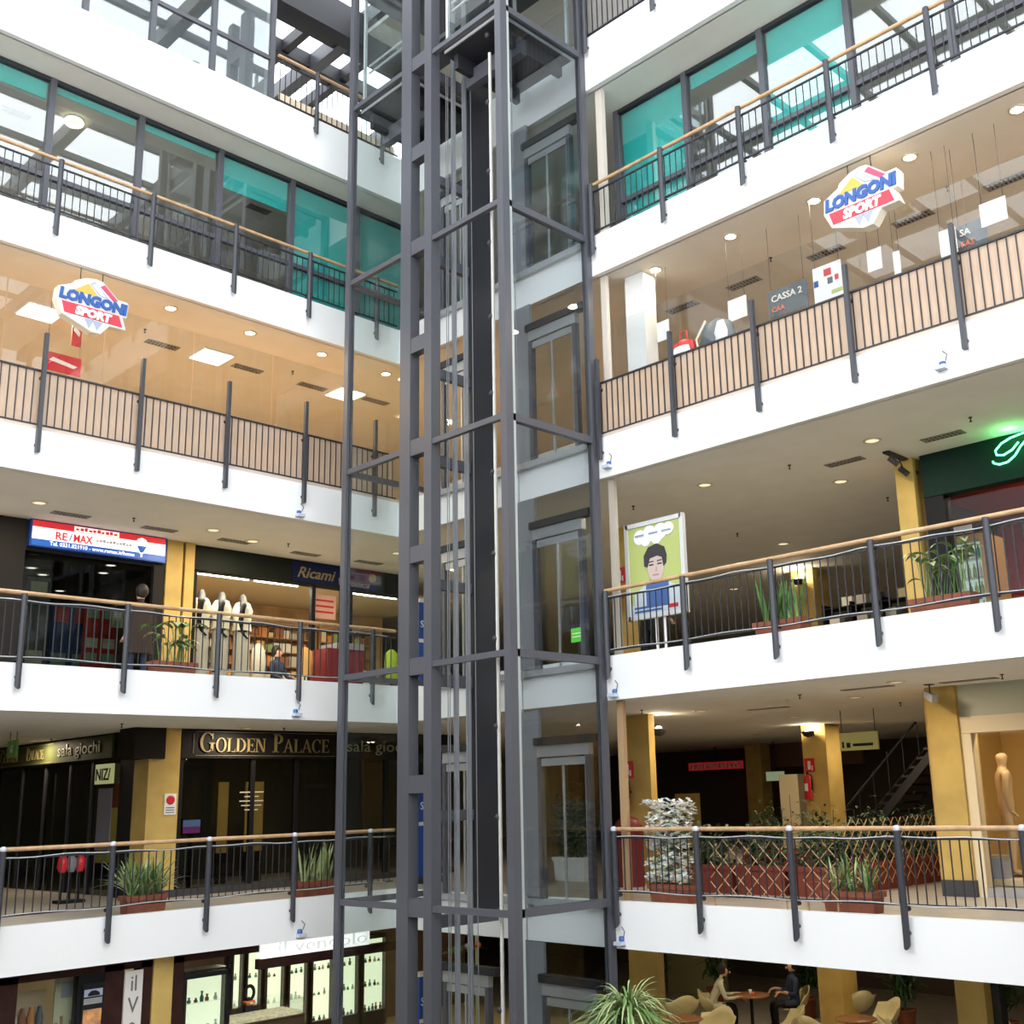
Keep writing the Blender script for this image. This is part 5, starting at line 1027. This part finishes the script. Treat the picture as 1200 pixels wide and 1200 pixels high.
t = thing('vertical_sign', 'narrow pale upright sign with stacked grey letters beside the ochre column', 'sign', (xj(154), YJ-0.02, 0.42), 'L')
w = (xj(164.5)-xj(143.5))/2; bx('board', mat('pale_sign', (0.68, 0.64, 0.60), 0.5), t, -w, -0.03, 0, w, 0, 2.28); ltr = mat('grey_letters', (0.14, 0.13, 0.13), 0.5)
for s_, z in (('il', 2.0), ('V', 1.7), ('e', 1.43), ('n', 1.15), ('d', 0.85), ('o', 0.6)): text('lettering', s_, 0.31, ltr, t, (0, -0.036, z), 0.004, align='CENTER', sx=0.85)
t = thing('lightbox_sign', 'white glowing lightbox with pale raised letters over the jewellery shop', 'sign', (xj(302)+0.02, YJ-0.03, 2.61), 'L')
lw_ = xj(431)-xj(302)-0.02; bx('box', mat('white_glow', (0.95, 0.95, 0.95), 0.5, emit=0.8), t, 0, 0, 0, lw_, 0.12, 0.245); text('lettering', 'il vendolo', 0.26, mat('pale_letters', (0.85, 0.88, 0.88), 0.4, emit=0.5), t, (0.3, -0.02, 0.05), 0.012, width=1.75)
t = thing('menu_board', 'black advertising panel with a car picture and two amber pictures', 'poster', (xj(108), YJ-0.0, 0.4), 'L')
w = (xj(121)-xj(96))/2; bx('panel', black, t, -w, -0.03, 0, w, 0.0, 2.2)
for z0, z1, m_ in ((2.02, 2.12, MATS['sign_grey']), (1.92, 2.0, steel_l), (1.55, 1.85, mat('amber_print', (0.55, 0.26, 0.10), 0.5, noise=0.5, nscale=9)), (1.25, 1.55, mat('dusk_print', (0.15, 0.11, 0.08), 0.5, noise=0.6, nscale=9)), (0.6, 1.12, MATS['amber_print'])): bx('picture', m_, t, -w*0.85, -0.034, z0, w*0.85, -0.03, z1)
MB().prism([(-w*0.5, 2.03), (w*0.6, 2.03), (w*0.55, 2.07), (w*0.2, 2.1), (-w*0.2, 2.1), (-w*0.5, 2.06)], -0.04, -0.034).build('car_picture', black, t)
t = thing('plant_poster', 'pale green poster with a brown plant drawing in the shop window', 'poster', (xj(78, 17.3), 17.3, 0.0), 'L')
w = (xj(92, 17.3)-xj(64, 17.3))/2; bx('sheet', mat('sage', (0.45, 0.47, 0.30), 0.6), t, -w, 0, 0, w, 0.03, 2.75)
for q in range(6): MB().tube([(0.02*q-0.05, -0.004, 0.7), (0.05*q-0.13, -0.004, 1.5), (0.07*q-0.2, -0.004, 2.0+0.08*(q % 3))], 0.022, 5).build('stem_print', MATS['cane'], t)
bx('emblem', mat('slate_print', (0.25, 0.28, 0.3), 0.5), t, -0.08, -0.004, 2.4, 0.08, 0, 2.62)
case_w = mat('case_glow', (0.75, 0.82, 0.6), 0.5, emit=1.0, ecol=(0.88, 0.95, 0.66)); frame_b = mat('case_frame', (0.05, 0.035, 0.025), 0.4)
sbox('wall_jewel_back', mat('brown_wall', (0.14, 0.085, 0.05), 0.6), 9, 23.2, 0, 20, 23.3, 2.86); sbox('wall_jewel_left', cream, 6.0, 20.5, 0, 10.5, 20.6, 2.86); sbox('floor_jewel', cream, 9, 17.2, 0.0, 20, 23.2, 0.02)
def showcase(px0, px1, Y, z0, z1, label, group, n=3):
    a = xj(px0, Y); b = xj(px1, Y); w = (b-a)/2; t = thing('showcase', label, 'showcase', ((a+b)/2, Y, 0), 'L', group)
    bx('plinth', frame_b, t, -w, 0, 0, w, 0.35, z0); bx('lit_back', case_w, t, -w+0.04, 0.13, z0, w-0.04, 0.15, z1)
    for x in (-w, w-0.04): bx('frame', frame_b, t, x, 0, z0, x+0.04, 0.35, z1)
    bx('head', frame_b, t, -w, 0, z1, w, 0.35, z1+0.08); hs = (z1-z0)/n
    for j in range(n):
        if j: bx('shelf', g_shop, t, -w+0.05, 0.02, z0+j*hs, w-0.05, 0.13, z0+j*hs+0.012)
        x = -w+0.12
        while x < w-0.1:
            hh = rnd.uniform(0.05, 0.16); o = MB().lathe([(0.03, 0), (0.035, hh*0.4), (0.012, hh*0.7), (0.025, hh)], 7).build('ornament', rnd.choice((steel_l, dk, swhite, MATS['teal_bottle'], goods[3])), None)
            o.location = ((a+b)/2+x, Y+0.075, z0+j*hs+0.014); tag(o, 'small ornament standing in a glowing wall showcase', 'ornament', 'ornaments in the showcases'); x += rnd.uniform(0.09, 0.15)
    bx('glass_pane', g_clear, t, -w+0.05, 0.0, z0, w-0.05, 0.01, z1)
for a, b, lb in ((311, 334, 'glowing wall showcase in the jewellery shop, standing behind the glass counter'), (338, 361, 'glowing wall showcase in the jewellery shop, second from the counter display'), (365, 391, 'glowing wall showcase in the jewellery shop with a small framed picture'), (400, 421, 'glowing wall showcase in the jewellery shop beside the brown corner'), (425, 453, 'broad glowing wall showcase in the jewellery shop at the brown corner')):
    showcase(a, b, 22.6, 0.35, 1.92, lb, 'wall showcases of the jewellery shop')
for a, b, lb in ((271, 285, 'narrow glowing showcase by the window of the jewellery shop'), (288, 307, 'small glowing showcase between window and counter')): showcase(a, b, 22.7, 0.9, 1.95, lb, 'wall showcases of the jewellery shop', 2)
showcase(216, 266, 17.6, 1.55, 2.4, 'glowing window showcase with glass shelves full of ornaments', 'wall showcases of the jewellery shop', 2)
ca = PZ(270, 1185, 1.12); cb = PZ(376, 1172, 1.12)
t = thing('glass_counter', 'glass topped jewellery counter with lit trays', 'counter', (12.4, 20.6, 0), 'L')
bx('base', frame_b, t, -0.9, 0, 0, 1.15, 0.8, 0.95); bx('tray', mat('tray_glow', (0.75, 0.7, 0.5), 0.6, emit=0.3, noise=0.4, nscale=14), t, -0.86, 0.04, 0.96, 1.11, 0.76, 1.02)
bx('top', g_shop, t, -0.9, 0, 1.26, 1.15, 0.8, 1.275); bx('front', g_shop, t, -0.9, 0, 0.96, 1.15, 0.012, 1.26); bx('side', g_shop, t, 1.138, 0.012, 0.96, 1.15, 0.8, 1.26); bx('edge', frame_b, t, -0.92, -0.02, 0.94, 1.17, 0.82, 0.96)
t = thing('ring_sculpture', 'dark ring shaped ornament on an amber base upon the glass counter', 'ornament', (12.5, 20.95, 1.275), 'L'); b = MB()
b.rings([[((0.1+0.035*math.cos(v))*math.cos(u), 0.03*math.sin(v), 0.17+(0.13+0.035*math.cos(v))*math.sin(u)) for v in [2*PI*j/6 for j in range(6)]] for u in [2*PI*i/16 for i in range(16)]], closed=True); b.build('ring', black, t); bx('base', orange, t, -0.1, -0.06, 0, 0.1, 0.06, 0.03)
for i in range(3): downlight((11.2+1.5*i, 19.5, 2.86), 'bright spot lamp in the jewellery shop ceiling', 'jewellery shop spots', 0.09, lens, 22, (1, 0.95, 0.75))
t = thing('coffee_shelf', 'shelf of brown packets and dark bottles behind the shop glass', 'shelf', (xj(31, 17.5), 17.5, 0), 'L'); bx('back', cream, t, -0.35, 0.2, 0, 0.35, 0.22, 2.5); bx('side', frame_b, t, -0.35, 0, 0, -0.32, 0.2, 2.5)
for j in range(3):
    bx('shelf', frame_b, t, -0.32, 0, 1.2+0.4*j, 0.3, 0.2, 1.23+0.4*j)
    for q in range(5): o = MB().lathe([(0.05, 0), (0.055, 0.12), (0.03, 0.2), (0.03, 0.26)], 7).build('packet', [goods[3], goods[0], dk, swhite][(j+q) % 4], None); o.location = (t.location.x-0.24+0.12*q, 17.6, 1.232+0.4*j); tag(o, 'brown or pale packet on the shelf behind the corner glass', 'packet', 'packets on the corner shelf')

t = thing('flower_display', 'green and blue gift display on a glass shelf behind the lift on the ground floor', 'display', (PY(548, 1130, 19.6).x, 19.6, 0), 'L')
for z in (0.9, 1.35, 1.8): bx('glass_shelf', g_shop, t, -0.5, 0, z, 0.6, 0.4, z+0.015)
for x in (-0.5, 0.57): bx('upright', mat('pale_green_post', (0.45, 0.5, 0.28), 0.5), t, x, 0.35, 0, x+0.05, 0.4, 2.6)
r_ = random.Random(9); b = MB()
for i in range(90): leaf(b, (r_.uniform(-.4, .5), r_.uniform(.05, .3), r_.choice((0.92, 1.37, 1.82))), r_.uniform(0, 6.3), 0.2, 0.05, r_.uniform(.3, 1.3), .4, 3)
b.build('foliage', leaf_g, t)['kind'] = 'stuff'
for i in range(6): MB().ball((-.35+.15*i, 0.12, 1.45+0.45*(i % 2)), 0.07, 8, 6).build('gift_ball', (MATS['sign_grey'], blue, orange)[i % 3], t)
# ------------------------------------------------------------------ ground floor, right: cafe
sbox('wall_cafe_back', mat('olive_wall', (0.33, 0.30, 0.15), 0.8), 24.2, PX(851, 1160, 24.2).y, 0, 24.3, 20, 2.86)
t = thing('mural', 'pale landscape picture on the olive cafe wall', 'picture', (24.196, PX(799, 1128, 24.2).y, 1.55), 'R'); w = abs(PX(772, 1128, 24.15).y-PX(826, 1128, 24.15).y)/2
bx('canvas', mat('landscape', (0.45, 0.48, 0.33), 0.6, noise=0.4, nscale=2.5), t, -w, -0.03, 0.1, w, 0, 1.2); bx('lower_band', mat('pale_band', (0.5, 0.47, 0.3), 0.6), t, -w, -0.03, -0.1, w, 0, 0.08)
chair_m = mat('cream_plastic', (0.62, 0.55, 0.30), 0.4)
def shell_chair(label, loc, rz, m=chair_m):
    t = thing('shell_chair', label, 'chair', loc, rz=rz, group='cream shell chairs of the cafe'); n = 28; outer = []; inner = []
    def rim(th):        # height of the rim around the shell, th=0 front, pi back
        c = math.cos(th); back = max(0, -c)
        return 0.46+0.42*back**0.8+0.16*math.exp(-((abs(th)-1.75)/0.3)**2)
    for k_, (lst, off) in enumerate(((outer, 0.0), (inner, 0.014))):
        for j in range(7):
            s_ = j/6; ring = []
            for i in range(n):
                th = 2*PI*i/n-PI; h = rim(th); side = abs(math.sin(th))
                r_ = (0.05+0.30*math.sin(s_*PI/2)-off)*(1+0.28*s_**3*math.exp(-((abs(th)-1.75)/0.35)**2)); z_ = 0.40+(h-0.40)*s_**2.0+off*(1-s_)
                ring.append((r_*math.sin(th), -r_*math.cos(th), z_))
            lst.append(ring)
    b = MB(); b.rings(outer+inner[::-1], True, True); b.build('shell', m, t)
    MB().tube([(0, 0, 0.03), (0, 0, 0.4)], 0.03, 8).build('stem', steel_l, t); MB().lathe([(0.24, 0), (0.23, 0.015), (0.04, 0.03)], 18).build('base', steel_l, t)
    return t
tq = PZ(880, 1166, 0.74); qa = Vector((tq.x-0.5, tq.y+0.62, 0)); qb = Vector((tq.x+0.74, tq.y-0.6, 0))
def face(p, c): return math.atan2(c.y-p.y, c.x-p.x)+PI/2
for px_, py_, rz_, lb in ((1002, 1160, 2.6, 'cream shell chair between the two ochre cafe columns, back to the plants'), (922, 1180, -2.5, 'cream shell chair in front of the table with the seated people'), (796, 1166, 2.7, 'cream shell chair beside the spiky plant'), (1050, 1192, 0.6, 'cream shell chair before the ochre column by the dark post'), (838, 1184, -1.6, 'cream shell chair with a wing edge beside the olive wall'), (1034, 1172, -2.2, 'cream shell chair with a flared wing between the columns'), (958, 1190, 1.4, 'cream shell chair half hidden by the ochre column'), (1185, 1190, 0.4, 'cream shell chair beyond the dark post')):
    p = PZ(px_, py_, 0.84); shell_chair(lb, (p.x, p.y, 0), rz_)
shell_chair('cream shell chair holding the person in the pale top', (qa.x, qa.y, 0), face(qa, tq)); shell_chair('cream shell chair holding the person in dark clothes', (qb.x, qb.y, 0), face(qb, tq))
for px_, py_, lb in ((880, 1166, 'round wooden cafe table with the seated people'), (1003, 1194, 'round wooden cafe table between the ochre columns'), (800, 1194, 'round wooden cafe table by the olive wall')):
    p = PZ(px_, py_, 0.74); t = thing('cafe_table', lb, 'table', (p.x, p.y, 0), 'L'); MB().lathe([(0.001, 0.72), (0.38, 0.72), (0.4, 0.74), (0.38, 0.755), (0.001, 0.755)], 24).build('top', mat('brown_table', (0.30, 0.13, 0.05), 0.35), t); MB().tube([(0, 0, 0.03), (0, 0, 0.72)], 0.035, 8).build('stem', black, t); MB().lathe([(0.25, 0), (0.24, 0.02), (0.04, 0.04)], 18).build('foot', black, t)
    if px_ != 880: continue
    for i, (dx, dy, m_, lb2) in enumerate(((0.12, 0.1, swhite, 'small white cup on the wooden cafe table'), (-0.1, -0.12, orange, 'small amber cup on the wooden cafe table'))):
        c = thing('cup', lb2, 'cup', (p.x+dx, p.y+dy, 0.755), 'L'); MB().lathe([(0.025, 0), (0.04, 0.07), (0.036, 0.07), (0.02, 0.01)], 10).build('bowl', m_, c); MB().tube([(0.035, 0, 0.055), (0.06, 0, 0.04), (0.033, 0, 0.02)], 0.005, 5).build('handle', m_, c)
person('person in a pale top leaning over the cafe table', (qa.x, qa.y, 0), face(qa, tq), vest, black, True, 1.08, lean=0.9, armf=0.2, bend=1.0)
person('person in dark clothes seated across the cafe table', (qb.x, qb.y, 0), face(qb, tq), navy, black, True, 1.12, armf=0.14, bend=1.2)
t = thing('nolina_palm', 'tall palm with a drooping fountain of narrow leaves on the ground floor by the lift', 'palm', (10.85, 9.6, 0), 'L'); r_ = random.Random(5)
MB().lathe([(0.28, 0), (0.34, 0.42), (0.36, 0.45), (0.32, 0.45), (0.3, 0.4), (0.001, 0.4)], 18).build('pot', terracotta, t)
for i, (dx, dy, h) in enumerate(((0.0, 0.0, 2.45), (-0.12, 0.1, 2.0), (0.14, -0.05, 1.85), (0.05, 0.15, 2.2))):
    MB().tube([(dx*0.3, dy*0.3, 0.38), (dx, dy, h*0.6), (dx*1.3, dy*1.3, h)], [0.07, 0.04, 0.03], 8).build('trunk', mat('palm_bark', (0.25, 0.16, 0.08), 0.9), t); b = MB(); c_ = MB()
    for k_ in range(170): leaf(b if k_ % 3 else c_, (dx*1.3, dy*1.3, h), r_.uniform(0, 6.3), r_.uniform(0.7, 1.05), 0.024, r_.uniform(0.3, 1.35), r_.uniform(0.5, 1.1), 6)
    b.build('leaf_crown', leaf_p, t)['kind'] = 'stuff'; c_.build('leaf_crown', leaf_g, t)['kind'] = 'stuff'
for px_, py_, lb, nn_, sd in ((772, 1185, 'dark spiky plant beside the cream shell chair at the olive wall', 46, 3), (840, 1185, 'dark spiky plant between the olive wall and the cafe table', 40, 4), (1060, 1170, 'dark bushy plant between the ochre cafe columns', 60, 5), (945, 1165, 'dark bushy plant beside the ochre cafe column', 60, 6), (1178, 1175, 'dark bushy plant beyond the dark post', 60, 8)):
    X = 23.2; p = PX(px_, py_, X); r_ = random.Random(sd); t = thing('potted_plant', lb, 'plant', (X, p.y, 0), 'R'); MB().lathe([(0.16, 0), (0.22, 0.4), (0.24, 0.42), (0.2, 0.42), (0.001, 0.38)], 14).build('pot', terracotta, t); b = MB(); MB().tube([(0, 0, 0.38), (0, 0, 0.9)], 0.03, 6).build('stem', leaf_d, t)
    for i in range(nn_*3): leaf(b, (r_.gauss(0, .12), r_.gauss(0, .12), 0.6+r_.uniform(0, 0.7)), r_.uniform(0, 6.3), 0.42, 0.06, r_.uniform(.1, 1.4), .25, 3)
    b.build('foliage', leaf_d, t)['kind'] = 'stuff'
sbox('trim_91', mat('charcoal_post', (0.03, 0.032, 0.035), 0.4), 15.7, PX(1171, 1165, 15.7).y, 0, 15.9, PX(1151, 1165, 15.7).y, 2.86)
for i in range(5): downlight((18.5, 8+2.2*i, 2.86), 'recessed downlight in the cafe ceiling', 'cafe ceiling downlights', 0.1, lens_dim, 16)
for i in range(3): downlight((21.5, 10+2.4*i, 2.86), 'recessed downlight in the cafe ceiling', 'cafe ceiling downlights', 0.1, lens_dim, 16)

# ------------------------------------------------------------------ top level, left: glazed screen
tg = struct('window_31', 'glazed screen of the top floor above the white fascia', (0, LY+0.06, 0))
mx = [3.9, 5.1, 6.27, 7.42, 8.55, 9.745]
for x in mx: bx('mullion', steel, tg, x-0.045, -0.05, 17.85, x+0.045, 0.05, ZR-0.9)
for a, b in zip(mx[:-1], mx[1:]):
    bx('transom', steel, tg, a+0.045, -0.03, 18.68, b-0.045, 0.03, 18.76)
    bx('pane', g_win, tg, a+0.045, -0.006, 17.85, b-0.045, 0.006, 18.68); bx('pane', g_win, tg, a+0.045, -0.006, 18.76, b-0.045, 0.006, ZR-0.9)
